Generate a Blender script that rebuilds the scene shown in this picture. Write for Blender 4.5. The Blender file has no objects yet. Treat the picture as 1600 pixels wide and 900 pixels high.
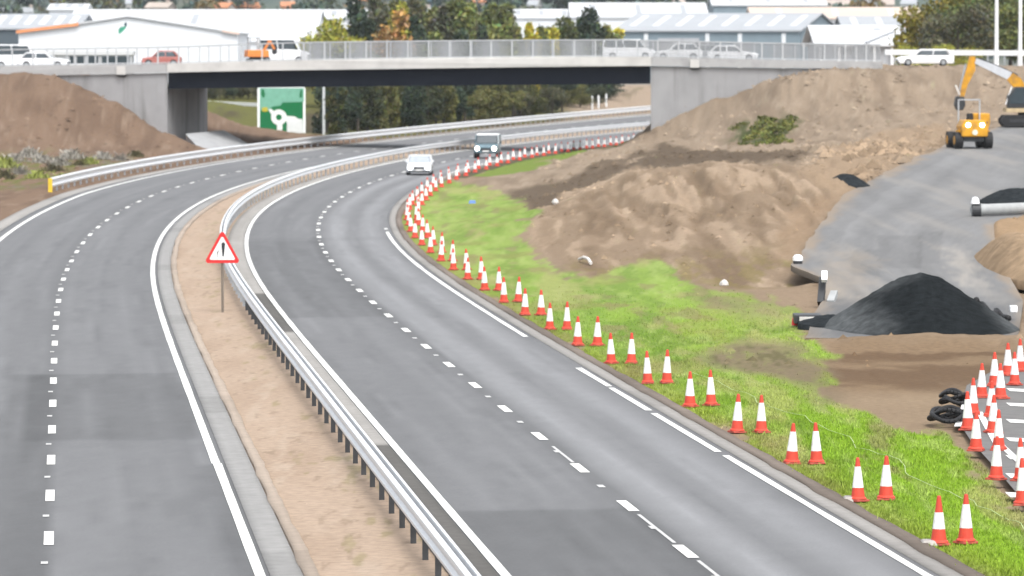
import bpy, math, random
import numpy as np
from mathutils import Vector, Matrix
random.seed(7)
rng = np.random.default_rng(7)
C = bpy.context.scene
COL = C.collection
R = math.radians

# ------------------------------------------------------------------ camera facts
F = 7500.0          # focal length in pixels of a 1600 px wide picture (about 169 mm)
H = 9.2             # camera height above the road
HZ = 80.0           # picture row of the horizon

def at(px, py, Y):
    """point at distance Y on the sight line through a photo pixel"""
    return Vector(((px - 800) * Y / F, Y, H - (py - HZ) * Y / F))
def wx(px, Y): return (px - 800) * Y / F
def wz(py, Y): return H - (py - HZ) * Y / F

# ------------------------------------------------------------------ road alignment
KN = np.array([60, 90, 130, 170, 210, 250, 290, 330, 370, 410, 460, 520, 600, 720.])
KC = np.array([2.166, -0.658, -4.397, -8.094, -11.414, -13.72, -14.511, -13.492, -10.603, -6.129, 1.105, 11.167, 25.844, 49.021])
KE = np.array([80, 150, 220, 300, 400, 500, 650.])
EE = np.array([-0.0156, -0.0129, -0.0159, 0.0192, 0.0097, 0.0274, 0.0763])
HH = np.array([-0.021, -0.132, -0.205, 0.033, 0.42, 0.367, -0.025])
def _m2():
    n = len(KN); A = np.zeros((n, n)); B = np.zeros((n, n)); A[0, 0] = A[-1, -1] = 1; h = np.diff(KN)
    for i in range(1, n - 1):
        A[i, i-1] = h[i-1]; A[i, i] = 2*(h[i-1]+h[i]); A[i, i+1] = h[i]
        B[i, i-1] = 6/h[i-1]; B[i, i] = -6/h[i-1]-6/h[i]; B[i, i+1] = 6/h[i]
    return np.linalg.solve(A, B @ KC)
M2 = _m2()
def cl(Y):
    """centre curve (inner edge line of the right carriageway) and its slope"""
    Y = np.asarray(Y, float); Yc = np.clip(Y, KN[0], KN[-1])
    i = np.clip(np.searchsorted(KN, Yc) - 1, 0, len(KN) - 2); h = KN[i+1] - KN[i]
    a = (KN[i+1]-Yc)/h; b = (Yc-KN[i])/h
    v = a*KC[i]+b*KC[i+1]+((a**3-a)*M2[i]+(b**3-b)*M2[i+1])*h*h/6
    d = (KC[i+1]-KC[i])/h+((-3*a*a+1)*M2[i]+(3*b*b-1)*M2[i+1])*h/6
    return v + d*(Y-Yc), d
def road_z(d, Y):
    return -np.interp(Y, KE, EE)*np.clip(d, -16, 11) + np.interp(Y, KE, HH)
def road(d, Y, dz=0.0):
    c, s = cl(Y); k = np.sqrt(1+s*s)
    return np.stack(np.broadcast_arrays(c + d*k, np.asarray(Y, float), road_z(d, Y) + dz), -1)
def roadv(d, Y, dz=0.0): return Vector(road(float(d), float(Y), dz).tolist())
def offset_of(X, Y):
    c, s = cl(Y); return (X - c)/np.sqrt(1+s*s)

# slip road under construction: a plane climbing towards the bridge
def slip_z(Y): return 0.25 + 0.0164*(np.asarray(Y, float)-155)
def on_slip(px, py):
    Y = (F*(H-0.25)+0.0164*155*F)/((py-HZ)+0.0164*F)
    return Vector((wx(px, Y), Y, float(slip_z(Y))))
def on_flat(px, py, z=0.0):
    Y = F*(H-z)/(py-HZ); return Vector((wx(px, Y), Y, z))

# ------------------------------------------------------------------ noise
def _hash(i, j, s):
    h = (i*374761393 + j*668265263 + s*974634777) & 0xffffffff
    h = ((h ^ (h >> 13))*1274126177) & 0xffffffff
    return ((h ^ (h >> 16)) & 0xffff)/65535.0
def vn(x, y, s=0):
    x = np.asarray(x, float); y = np.asarray(y, float)
    i = np.floor(x).astype(np.int64); j = np.floor(y).astype(np.int64); u = x-i; v = y-j
    u = u*u*(3-2*u); v = v*v*(3-2*v)
    return (_hash(i, j, s)*(1-u)+_hash(i+1, j, s)*u)*(1-v)+(_hash(i, j+1, s)*(1-u)+_hash(i+1, j+1, s)*u)*v
def fbm(x, y, s=0, o=4):
    r = 0; a = 0.5; t = 0
    for k in range(o):
        r = r + a*vn(np.asarray(x)*2**k+17*k, np.asarray(y)*2**k-9*k, s+k); t += a; a *= .55
    return r/t

# ------------------------------------------------------------------ materials
MATS = {}
def mat(name, col, rough=.7, metal=0.0, var=0.12, scale=3.0, emit=0.0, bump=0.0, bscale=None, spec=.3, attr=None, objcol=False, detail=4, streak=None, alpha=None, coat=0, stain=None):
    if name in MATS: return MATS[name]
    m = bpy.data.materials.new(name); m.use_nodes = True; nt = m.node_tree; N = nt.nodes; Lk = nt.links
    b = N['Principled BSDF']; b.inputs['Roughness'].default_value = rough; b.inputs['Metallic'].default_value = metal
    b.inputs['Specular IOR Level'].default_value = spec
    if coat: b.inputs['Coat Weight'].default_value = coat
    tc = N.new('ShaderNodeTexCoord'); no = N.new('ShaderNodeTexNoise'); no.inputs['Scale'].default_value = scale; no.inputs['Detail'].default_value = detail
    if streak:
        mp = N.new('ShaderNodeMapping'); mp.inputs['Scale'].default_value = streak; Lk.new(tc.outputs['Object'], mp.inputs[0]); Lk.new(mp.outputs[0], no.inputs['Vector'])
    else: Lk.new(tc.outputs['Object'], no.inputs['Vector'])
    mr = N.new('ShaderNodeMapRange'); mr.inputs[1].default_value = .25; mr.inputs[2].default_value = .75; mr.inputs[3].default_value = 1-var; mr.inputs[4].default_value = 1+var
    Lk.new(no.outputs['Fac'], mr.inputs[0])
    mx = N.new('ShaderNodeMix'); mx.data_type = 'RGBA'; mx.blend_type = 'MULTIPLY'; mx.inputs[0].default_value = 1
    if attr:
        at_ = N.new('ShaderNodeAttribute'); at_.attribute_name = attr; Lk.new(at_.outputs['Color'], mx.inputs[6])
    elif objcol:
        oi = N.new('ShaderNodeObjectInfo'); at_ = N.new('ShaderNodeAttribute'); at_.attribute_name = 'tone'
        m0 = N.new('ShaderNodeMix'); m0.data_type = 'RGBA'; m0.blend_type = 'MULTIPLY'; m0.inputs[0].default_value = 1
        Lk.new(oi.outputs['Color'], m0.inputs[6]); Lk.new(at_.outputs['Color'], m0.inputs[7]); Lk.new(m0.outputs[2], mx.inputs[6])
    else: mx.inputs[6].default_value = (*col, 1)
    Lk.new(mr.outputs[0], mx.inputs[7])
    out = mx.outputs[2]
    if stain:
        n2 = N.new('ShaderNodeTexNoise'); n2.inputs['Scale'].default_value = stain[1]; n2.inputs['Detail'].default_value = 6
        if len(stain) > 3:
            mp2 = N.new('ShaderNodeMapping'); mp2.inputs['Scale'].default_value = stain[3]; Lk.new(tc.outputs['Object'], mp2.inputs[0]); Lk.new(mp2.outputs[0], n2.inputs['Vector'])
        else: Lk.new(tc.outputs['Object'], n2.inputs['Vector'])
        r2 = N.new('ShaderNodeMapRange'); r2.inputs[1].default_value = .5; r2.inputs[2].default_value = .68; r2.inputs[3].default_value = 0; r2.inputs[4].default_value = stain[2]
        Lk.new(n2.outputs['Fac'], r2.inputs[0])
        m3 = N.new('ShaderNodeMix'); m3.data_type = 'RGBA'; Lk.new(r2.outputs[0], m3.inputs[0]); Lk.new(out, m3.inputs[6]); m3.inputs[7].default_value = (*stain[0], 1); out = m3.outputs[2]
    Lk.new(out, b.inputs['Base Color'])
    if emit:
        b.inputs['Emission Color'].default_value = (*col, 1); b.inputs['Emission Strength'].default_value = emit
    if bump:
        nb = N.new('ShaderNodeTexNoise'); nb.inputs['Scale'].default_value = bscale or scale*6; nb.inputs['Detail'].default_value = 5
        Lk.new(tc.outputs['Object'], nb.inputs['Vector'])
        bp = N.new('ShaderNodeBump'); bp.inputs['Strength'].default_value = bump; bp.inputs['Distance'].default_value = .05
        Lk.new(nb.outputs['Fac'], bp.inputs['Height']); Lk.new(bp.outputs[0], b.inputs['Normal'])
    MATS[name] = m; return m

M_ground = mat('earth', (1, 1, 1), .95, var=.16, scale=5, attr='col', bump=.35, bscale=9, spec=.03)
M_road = mat('asphalt', (1, 1, 1), .9, var=.07, scale=14, attr='col', spec=.04, bump=.08, bscale=60)
M_line = mat('road_paint', (.62, .62, .595), .85, spec=.05, var=.06, scale=6, stain=((.3, .3, .29), 4.0, .35))
M_faded = mat('worn_road_paint', (.42, .42, .41), .7, var=.2, scale=9)
M_slab = mat('channel_concrete', (.30, .29, .275), .85, spec=.08, var=.12, scale=2.5, stain=((.17, .16, .15), 1.3, .6))
M_kerb = mat('kerb_concrete', (.22, .2, .185), .9, spec=.08, var=.2, scale=3)
M_conc = mat('bridge_concrete', (.285, .285, .29), .85, spec=.08, var=.10, scale=.6, stain=((.19, .19, .19), 1.1, .85, (1, 1, .08)))
M_beam = mat('edge_beam_concrete', (.50, .49, .47), .8, spec=.08, var=.06, scale=.8, stain=((.36, .35, .34), .6, .5))
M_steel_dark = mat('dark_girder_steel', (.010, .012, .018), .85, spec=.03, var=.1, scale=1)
M_galv = mat('galvanised_steel', (.62, .64, .66), .45, metal=.35, var=.08, scale=4)
M_galvd = mat('dull_galvanised_steel', (.36, .38, .40), .55, metal=.4, var=.12, scale=4)
M_rail = mat('pale_guardrail_steel', (.64, .655, .67), .45, metal=.15, var=.05, scale=3)
M_post = mat('dark_barrier_post', (.055, .057, .06), .6, var=.2)
M_orange = mat('cone_orange', (.52, .055, .032), .55, var=.08, scale=12, stain=((.42, .07, .04), 8, .4))
M_orange_d = mat('dirty_cone_base', (.32, .06, .04), .7, var=.2, scale=9)
M_white = mat('reflective_white', (.70, .70, .69), .45, var=.08, scale=9, stain=((.45, .42, .38), 7, .45))
M_wpaint = mat('white_paint', (.78, .79, .80), .35, var=.03, coat=.3)
M_black = mat('black_rubber', (.015, .015, .016), .7, var=.2)
M_dark = mat('dark_plastic', (.03, .032, .035), .5, var=.15)
M_glass = mat('dark_glass', (.03, .045, .055), .12, var=.1, spec=.6)
M_red = mat('red_sign_film', (.55, .03, .03), .4, var=.04)
M_green = mat('green_sign_film', (.0, .13, .04), .45, var=.05)
M_pgreen = mat('pale_green_sign_film', (.15, .35, .26), .45, var=.12, scale=2)
M_yellow = mat('yellow_machine_paint', (.50, .245, .014), .5, var=.15, scale=3, stain=((.22, .13, .05), 2.5, .6))
M_orpaint = mat('orange_machine_paint', (.62, .2, .04), .45, var=.1)
M_redcar = mat('red_car_paint', (.36, .12, .10), .35, coat=.4)
M_bluecar = mat('blue_grey_car_paint', (.10, .16, .19), .3, coat=.5)
M_silver = mat('silver_grey_paint', (.30, .315, .33), .35, metal=.3)
M_lamp = mat('lit_headlamp', (1, .93, .82), emit=6)
M_lampw = mat('lit_white_headlamp', (.95, .97, 1), emit=6)
M_gravel = mat('asphalt_planings', (.016, .019, .021), .95, var=.5, spec=.05, scale=3, bump=.5, bscale=14)
M_leaf = mat('leaves', (1, 1, 1), .8, var=.25, scale=.8, objcol=True, spec=.08)
M_bark = mat('bark', (.06, .05, .04), .9, var=.3, scale=2)
M_grassb = mat('grass_blade', (1, 1, 1), .8, var=.2, scale=2, attr='col', spec=.05)
M_pipe = mat('grey_pipe', (.30, .31, .31), .7, var=.1)
M_wall_w = mat('white_cladding', (.62, .64, .66), .6, var=.04, scale=.3)
M_roof_w = mat('white_roof_sheet', (.53, .54, .55), .5, var=.03, scale=.2)
M_roof_g = mat('pale_grey_roof_sheet', (.30, .315, .33), .55, var=.06, scale=.25)
M_wall_b = mat('blue_grey_cladding', (.17, .22, .25), .6, var=.1, scale=.4)
M_wall_d = mat('dark_slate_cladding', (.07, .09, .105), .6, var=.1, scale=.4)
M_wall_g = mat('grey_render', (.36, .37, .39), .7, var=.08, scale=.4)
M_peach = mat('pale_peach_roof', (.50, .40, .33), .6, var=.05, scale=.2)
M_fascia = mat('orange_fascia', (.62, .25, .11), .5)
M_tile = mat('terracotta_tiles', (.42, .19, .10), .8, var=.2, scale=.5)
M_house = mat('house_render', (.62, .61, .59), .8, var=.06)
M_brickh = mat('buff_stone', (.36, .31, .27), .8, var=.12, scale=.5)
M_logo = mat('green_logo_film', (.03, .27, .17), .5)
M_logo2 = mat('navy_logo_film', (.03, .07, .09), .5)
M_rock = mat('pale_rock', (.55, .53, .5), .85, var=.2)
M_blue = mat('blue_plastic', (.12, .22, .5), .5)
M_post2 = mat('white_column', (.72, .73, .74), .5, var=.03)
M_lilac = mat('yellow_terminal', (.62, .42, .03), .5)

# ------------------------------------------------------------------ mesh builder
class MB:
    def __init__(s): s.v = []; s.f = []; s.m = []
    def add(s, vs, fs, mi=0):
        o = len(s.v); s.v += [tuple(v) for v in vs]; s.f += [tuple(i+o for i in f) for f in fs]; s.m += [mi]*len(fs); return s
    def box(s, x0, x1, y0, y1, z0, z1, mi=0, M=None, taper=(1, 1)):
        cx, cy = (x0+x1)/2, (y0+y1)/2
        vs = [Vector((x, y, z0)) for x, y in ((x0, y0), (x1, y0), (x1, y1), (x0, y1))]
        vs += [Vector((cx+(x-cx)*taper[0], cy+(y-cy)*taper[1], z1)) for x, y in ((x0, y0), (x1, y0), (x1, y1), (x0, y1))]
        if M: vs = [M @ v for v in vs]
        return s.add(vs, [(3, 2, 1, 0), (4, 5, 6, 7), (0, 1, 5, 4), (1, 2, 6, 5), (2, 3, 7, 6), (3, 0, 4, 7)], mi)
    def bar(s, a, b, w, h, mi=0, up=(0, 0, 1)):
        a = Vector(a); b = Vector(b); d = (b-a).normalized(); u = Vector(up)
        x = d.cross(u)
        if x.length < 1e-4: x = d.cross(Vector((0, 1, 0)))
        x.normalize(); u = x.cross(d)
        vs = []
        for p in (a, b):
            for sx, su in ((-1, -1), (1, -1), (1, 1), (-1, 1)): vs.append(p+x*(sx*w/2)+u*(su*h/2))
        return s.add(vs, [(3, 2, 1, 0), (4, 5, 6, 7), (0, 1, 5, 4), (1, 2, 6, 5), (2, 3, 7, 6), (3, 0, 4, 7)], mi)
    def cyl(s, a, b, r0, r1=None, n=12, mi=0, caps=True):
        r1 = r0 if r1 is None else r1
        a = Vector(a); b = Vector(b); d = (b-a).normalized(); x = d.orthogonal().normalized(); y = d.cross(x)
        vs = []
        for p, r in ((a, r0), (b, r1)):
            for k in range(n):
                t = 2*math.pi*k/n; vs.append(p+x*(r*math.cos(t))+y*(r*math.sin(t)))
        fs = [(k, (k+1) % n, n+(k+1) % n, n+k) for k in range(n)]
        if caps: fs += [tuple(range(n-1, -1, -1)), tuple(range(n, 2*n))]
        return s.add(vs, fs, mi)
    def lathe(s, prof, n=16, mi=0, o=(0, 0, 0)):
        vs = []; fs = []; o = Vector(o)
        for r, z in prof:
            for k in range(n):
                t = 2*math.pi*k/n; vs.append(o+Vector((r*math.cos(t), r*math.sin(t), z)))
        for i in range(len(prof)-1):
            for k in range(n): fs.append((i*n+k, i*n+(k+1) % n, (i+1)*n+(k+1) % n, (i+1)*n+k))
        fs.append(tuple(range(n-1, -1, -1))); fs.append(tuple(range((len(prof)-1)*n, len(prof)*n)))
        return s.add(vs, fs, mi)
    def prism(s, poly, fn0, fn1, mi=0):
        n = len(poly); vs = [fn0(*p) for p in poly]+[fn1(*p) for p in poly]
        fs = [tuple(range(n)), tuple(range(2*n-1, n-1, -1))]+[(k, n+k, n+(k+1) % n, (k+1) % n) for k in range(n)]
        return s.add(vs, fs, mi)
    def sweep(s, path, prof, mi=0, closed=True):
        """profile (lateral, up) swept along a path of points; path list of (point, lateral unit vector)"""
        n = len(prof); vs = []; fs = []
        for p, l in path:
            for a, b in prof: vs.append(Vector(p)+Vector(l)*a+Vector((0, 0, b)))
        for i in range(len(path)-1):
            for k in range(n if closed else n-1):
                fs.append((i*n+k, i*n+(k+1) % n, (i+1)*n+(k+1) % n, (i+1)*n+k))
        if closed: fs += [tuple(range(n-1, -1, -1)), tuple(range((len(path)-1)*n, len(path)*n))]
        return s.add(vs, fs, mi)
    def build(s, name, mats, parent=None, smooth=False, loc=None, rotz=0, bevel=0):
        me = bpy.data.meshes.new(name); me.from_pydata(s.v, [], s.f)
        for m in (mats if isinstance(mats, (list, tuple)) else [mats]): me.materials.append(m)
        if any(s.m): me.polygons.foreach_set('material_index', s.m)
        if smooth: me.polygons.foreach_set('use_smooth', [True]*len(s.f))
        me.update()
        o = bpy.data.objects.new(name, me); COL.objects.link(o)
        if parent: o.parent = parent
        if loc is not None: o.location = loc
        if rotz: o.rotation_euler.z = rotz
        if bevel:
            bv = o.modifiers.new('bevel', 'BEVEL'); bv.width = bevel; bv.segments = 2; bv.limit_method = 'ANGLE'
        return o
def tag(o, label=None, cat=None, group=None, kind=None):
    if label: o['label'] = label
    if cat: o['category'] = cat
    if group: o['group'] = group
    if kind: o['kind'] = kind
    return o
def thing(name, label, cat, loc=(0, 0, 0), rz=0, group=None):
    o = bpy.data.objects.new(name, None); COL.objects.link(o); o.location = loc; o.rotation_euler.z = rz; o.empty_display_size = .2
    return tag(o, label, cat, group)
KIDS = {}
def dup(o, loc, rz=0, label=None, group=None, parent=None):
    c = o.copy(); COL.objects.link(c)
    if parent: c.parent = parent
    else:
        c.location = loc; c.rotation_euler.z = rz
        if label: c['label'] = label
        if group: c['group'] = group
    for ch in KIDS.get(o.name) or list(o.children): dup(ch, None, parent=c)
    return c
def np_mesh(name, V, Fq, mats, col=None, smooth=True, kind=None, attr='col'):
    me = bpy.data.meshes.new(name)
    V = np.asarray(V, np.float32); Fq = np.asarray(Fq, np.int32); k = Fq.shape[1]
    me.vertices.add(len(V)); me.vertices.foreach_set('co', V.ravel())
    me.loops.add(Fq.size); me.loops.foreach_set('vertex_index', Fq.ravel())
    me.polygons.add(len(Fq)); me.polygons.foreach_set('loop_start', np.arange(0, Fq.size, k, dtype=np.int32)); me.polygons.foreach_set('loop_total', np.full(len(Fq), k, np.int32))
    me.polygons.foreach_set('use_smooth', np.full(len(Fq), smooth))
    if col is not None:
        a = me.attributes.new(attr, 'FLOAT_COLOR', 'POINT'); cc = np.ones((len(V), 4), np.float32); cc[:, :3] = col; a.data.foreach_set('color', cc.ravel())
    me.update(calc_edges=True); me.validate()
    for m in (mats if isinstance(mats, (list, tuple)) else [mats]): me.materials.append(m)
    o = bpy.data.objects.new(name, me); COL.objects.link(o)
    if kind: o['kind'] = kind
    return o
def gridfaces(nr, nc):
    i = np.arange(nr-1)[:, None]*nc+np.arange(nc-1)[None, :]
    return np.stack([i, i+1, i+nc+1, i+nc], -1).reshape(-1, 4)

# ------------------------------------------------------------------ terrain
def P(px, py, Y): v = at(px, py, Y); return (v.x, v.y, v.z)
CP = []
for Y in (70, 90, 115, 140, 170, 200, 230, 260, 290, 320, 350, 380, 410, 440, 470, 500, 540, 600, 660):
    for d in (-16, 10): CP.append(tuple(road(float(d), float(Y), -.05)))
    if Y < 200: CP.append(tuple(road(-22., float(Y), -.1)))
# left bank below the bridge end
CP += [P(0, 122, 428), P(-60, 122, 430), P(60, 121, 427), P(95, 123, 426), P(185, 160, 420), P(262, 206, 413), P(306, 236, 408), P(130, 190, 413), P(60, 190, 408), P(0, 190, 408), P(-80, 190, 408),
       P(200, 225, 410), P(100, 228, 400), P(0, 232, 395), P(0, 262, 372), P(120, 262, 375), P(-60, 285, 340), P(0, 290, 330), P(60, 290, 325), P(-100, 120, 470), P(-300, 118, 470), P(0, 340, 265), P(-60, 400, 215)]
# behind the left abutment
CP += [(-34, 452, 6.6), (-50, 470, 6.9), (-80, 470, 6.9), (-36, 446, 6.0), (-31.0, 443, .9), P(330, 165, 560), P(400, 168, 575), P(330, 205, 490), P(370, 212, 500), P(400, 215, 520), (-60, 560, 5.0), (-100, 560, 6.0), (-28, 620, 2.2), (0, 640, 1.6)]
CP += [P(px_, 528.5, 148.6) for px_ in (1290, 1340, 1400, 1460, 1520, 1580)]+[P(px_, 545, 146.5) for px_ in (1300, 1400, 1500)]
CP += [P(262, 214, 430), P(225, 190, 432), P(185, 166, 433), P(140, 143, 434), P(300, 236, 428), P(320, 241, 424), P(350, 214, 438), P(392, 240, 430)]
# right: flat verge, mound, gully, bank of the bridge approach
CP += [P(1100, 470, 177), P(1180, 520, 157), P(1250, 600, 132.7), P(1400, 640, 123), P(1500, 760, 101.5), P(1400, 560, 143.8), P(1560, 545, 148.4), P(1300, 540, 149),
       P(880, 300, 300), P(960, 275, 272), P(1000, 262, 265), P(1100, 258, 262), P(1230, 262, 258), P(1292, 290, 250), P(980, 340, 232), P(1080, 340, 230), P(1160, 340, 228), P(1250, 350, 222),
       P(850, 405, 211), P(930, 428, 198), P(1000, 432, 196), P(1150, 442, 190), P(1260, 452, 186), P(820, 380, 229), P(840, 330, 268),
       P(1100, 242, 330), P(950, 252, 330), P(850, 262, 345), P(1240, 240, 300), P(800, 275, 353), P(900, 235, 406), P(960, 232, 418), P(1000, 222, 428),
       P(1045, 217, 408), P(1120, 190, 407), P(1200, 148, 406), P(1238, 115, 407), P(1300, 112, 408), P(1380, 110, 410), P(1500, 111, 420), P(1620, 113, 428), P(1760, 112, 428),
       P(1240, 180, 385), P(1330, 160, 392), P(1420, 165, 400), P(1500, 150, 410), P(1150, 225, 372), P(1300, 228, 320), P(1380, 215, 345), P(1450, 200, 350), P(1600, 150, 410), P(1700, 140, 408),
       P(1575, 375, 208), P(1620, 350, 215), P(1600, 440, 190), (26, 436, 6.9), (16, 436, 6.4), (12.6, 426, 3.2), (13, 445, 1.5), (20, 470, 7.0), (60, 470, 7.6), (110, 470, 7.6), (40, 560, 5), (90, 560, 6.5)]
for px, py in ((1285, 470), (1283, 430), (1262, 375), (1290, 340), (1325, 300), (1400, 260), (1480, 225), (1540, 198), (1400, 400), (1450, 300), (1550, 260), (1540, 480), (1640, 210), (1640, 300), (1400, 470)):
    v = on_slip(px, py); CP.append((v.x, v.y, v.z-.22))
for X in (-300, -160, -100, -40, 120, 200, 300):
    CP.append((X, 680, 4.5)); CP.append((X, 300, 0 if X < 100 else 2)) if abs(X) > 90 else None
    CP.append((X*.6, 120, 0)) if abs(X) > 90 else None
CP = np.array([tuple(map(float, c)) for c in CP])
SC = np.array([1.0, .42])
def _rbf():
    p = CP[:, :2]*SC; D = np.linalg.norm(p[:, None]-p[None], axis=-1); n = len(p)
    A = np.zeros((n+1, n+1)); A[:n, :n] = D+np.eye(n)*-.02; A[:n, n] = A[n, :n] = 1
    return p, np.linalg.solve(A, np.append(CP[:, 2], 0))
RP, RW = _rbf()
def smooth(a, b, x): t = np.clip((x-a)/(b-a), 0, 1); return t*t*(3-2*t)
def inpoly(X, Y, poly):
    r = np.zeros(X.shape, bool); n = len(poly)
    for i in range(n):
        x0, y0 = poly[i][:2]; x1, y1 = poly[(i+1) % n][:2]
        if y0 == y1: continue
        c = ((y0 > Y) != (y1 > Y)) & (X < (x1-x0)*(Y-y0)/(y1-y0)+x0); r ^= c
    return r
SLIP_L = [on_slip(*p) for p in ((1262, 528), (1270, 500), (1283, 470), (1282, 432), (1240, 414), (1262, 375), (1290, 340), (1325, 300), (1400, 260), (1480, 225), (1540, 203), (1580, 192))]
SLIP_R = [on_slip(*p) for p in ((1592, 528), (1600, 470), (1577, 430), (1556, 390), (1553, 350), (1600, 337), (1700, 320), (1740, 290), (1740, 250), (1720, 225), (1700, 203), (1690, 192))]
SLIP_POLY = SLIP_L+SLIP_R[::-1]
def hill(X, Y):
    return np.clip(Y-1150, 0, None)*.040*(1+.25*(fbm(X/260, Y/260, 5, 3)-.5))+12*smooth(1200, 1900, Y)*(fbm(X/120, Y/200, 8, 3)-.3)
def terrain(X, Y, detail=True):
    X = np.asarray(X, float); Y = np.asarray(Y, float); sh = np.broadcast(X, Y).shape
    X = np.broadcast_to(X, sh); Y = np.broadcast_to(Y, sh); x = X.ravel(); y = Y.ravel(); z = np.empty(len(x))
    for a in range(0, len(x), 20000):
        q = np.stack([np.clip(x[a:a+20000], -260, 260), np.clip(y[a:a+20000], 60, 690)], -1)*SC
        z[a:a+20000] = np.linalg.norm(q[:, None]-RP[None], axis=-1) @ RW[:-1]+RW[-1]
    d = offset_of(x, y); far = smooth(560, 690, y)
    z = z*(1-far)+4.2*far
    if detail:
        bank = np.clip(np.abs(z)*.5, .12, 1)
        z = z+((fbm(x/2.2, y/8, 1, 5)-.5)*.5+(fbm(x/.6, y/2.6, 41, 4)-.5)*.34)*bank*(1-far)
        rdg = 1-np.abs(2*fbm(x/1.7+.4*fbm(x/3, y/20, 34, 3), y/17, 33, 4)-1); z = z-np.clip(rdg-.78, 0, 1)*1.0*bank*(1-far)*np.where(d > 11, 1, .5)
        nearmound = smooth(200, 225, y)*(1-smooth(258, 270, y))*smooth(3, 6, x)*(1-smooth(15, 18, x))
        z = z+nearmound*(vn(x/.55+y*.012, y/40, 77)-.5)*.42
    k = smooth(9.0, 11.5, d)+smooth(-15.2, -18, d)
    k = np.where(y > 640, np.maximum(k, smooth(640, 690, y)), k)
    z = z*k+(road_z(d, y)-.06)*(1-k)
    s = inpoly(x, y, SLIP_POLY); z = np.where(s, np.minimum(z, slip_z(y)-.12), z)
    z = z+hill(x, y)
    return z.reshape(sh)
def hit(px, py, y0=75, y1=640):
    """where the sight line through a photo pixel meets the terrain"""
    Y = np.linspace(y0, y1, 2600); zt = terrain((px-800)*Y/F, Y, False); zr = H-(py-HZ)*Y/F
    i = np.argmax(zr <= zt); 
    if not (zr <= zt).any(): i = len(Y)-1
    return Vector(((px-800)*Y[i]/F, Y[i], float(zt[i])))
def poly_px(pts, **k): return [hit(*p, **k) for p in pts]

# ------------------------------------------------------------------ ground sheet
rows = [60.]
while rows[-1] < 640: rows.append(rows[-1]+max(.16, rows[-1]**2/69000*1.35))
while rows[-1] < 2700: rows.append(rows[-1]*1.022)
rows = np.array(rows)
cs = np.concatenate([np.linspace(-2600, -120, 40), np.arange(-100, 1701, 4.5), np.linspace(1720, 4200, 40)])
cs = (cs-800)/F
GX = cs[None, :]*rows[:, None]; GY = np.broadcast_to(rows[:, None], GX.shape)
GZ = terrain(GX, GY)
x = GX.ravel(); y = GY.ravel(); z = GZ.ravel(); d = offset_of(x, y)
n1 = fbm(x/1.2, y/9, 11, 6); n2 = fbm(x/.42, y/3.6, 21, 5); n3 = fbm(x/3.6, y/26, 31, 5)
def mix(c, t, w): w = np.clip(w, 0, 1)[:, None]; return c*(1-w)+np.array(t)*w
def zone(pts, soft=.9, s=0, k=None):
    pl = pts if isinstance(pts[0], Vector) else poly_px(pts)
    jx = (fbm(x/1.1, y/8, 50+s, 6)-.5)*soft*3.4; jy = (fbm(x/1.1, y/8, 70+s, 6)-.5)*soft*16
    r = 0
    for ox, oy in ((0, 0), (.5, 0), (-.5, 0), (0, 3), (0, -3), (1, 0), (-1, 0), (0, 6), (0, -6), (.7, 4), (-.7, 4), (.7, -4), (-.7, -4)): r = r+inpoly(x+jx+ox*soft*.7, y+jy+oy*soft*.9, pl)/13.
    return r
col = np.zeros((len(x), 3))+np.array((.19, .15, .115))            # light site soil
col = mix(col, (.105, .08, .06), smooth(.45, .75, n1)*.6)
col = mix(col, (.19, .155, .125), smooth(.5, .8, n3)*.5)
# left side earth
left = (d < -13) & (y < 470)
cl_ = mix(np.zeros_like(col)+np.array((.150, .108, .080)), (.108, .076, .056), smooth(.45, .75, n1)*.8); cl_ = mix(cl_, (.205, .16, .125), smooth(.58, .8, n2)*.7)
col = np.where(left[:, None], cl_, col)
wz_ = zone([(-60, 240), (80, 240), (215, 246), (230, 258), (120, 282), (60, 292), (-60, 300)], .8, 1)
col = mix(col, (.10, .11, .035), wz_*smooth(.45, .6, n2)*.9); col = mix(col, (.15, .14, .125), wz_*smooth(.6, .75, n1)*.7)
# bank of the bridge approach
right = (d > 11)
bank = right*smooth(268, 300, y)
cb = mix(np.zeros_like(col)+np.array((.205, .170, .138)), (.145, .118, .095), smooth(.42, .7, n1)*.8); cb = mix(cb, (.26, .225, .19), smooth(.55, .78, n2)*.6)
col = mix(col, (0, 0, 0), bank)+cb*np.clip(bank, 0, 1)[:, None]
g = zone([(790, 300), (880, 280), (1000, 250), (1030, 222), (1200, 238), (1262, 238), (1250, 252), (1080, 256), (985, 262), (880, 300), (860, 345)], .5, 2)
col = mix(col, (.080, .064, .050), g*.9)  # dark ditch behind the mound, its shade painted into the earth
# mound
mo = zone([(842, 385), (835, 345), (880, 300), (990, 262), (1230, 262), (1300, 292), (1270, 340), (1240, 400), (1270, 445), (1100, 445), (900, 430)], .4, 3)
stk = vn(x/.6+y*.01, y/30, 91); stk2 = fbm(x/1.1, y/30, 93, 3)
cm = mix(np.zeros_like(col)+np.array((.24, .192, .15)), (.17, .132, .10), smooth(.45, .75, stk2)); cm = mix(cm, (.285, .235, .185), smooth(.55, .85, stk)*.8); cm = mix(cm, (.27, .22, .175), smooth(240, 258, y)*.6); cm = mix(cm, (.12, .09, .064), smooth(.48, .66, fbm(x/.9, y/8, 95, 6))*.5); cm = mix(cm, (.10, .075, .053), smooth(.74, .86, 1-np.abs(2*fbm(x/1.7+.4*fbm(x/3, y/20, 34, 3), y/17, 33, 4)-1))*.45); cm = mix(cm, (.14, .12, .05), smooth(215, 195, y)*smooth(.45, .6, n2)*.6)  # dark patches and gully creases put extra shading into the mound colour
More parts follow.
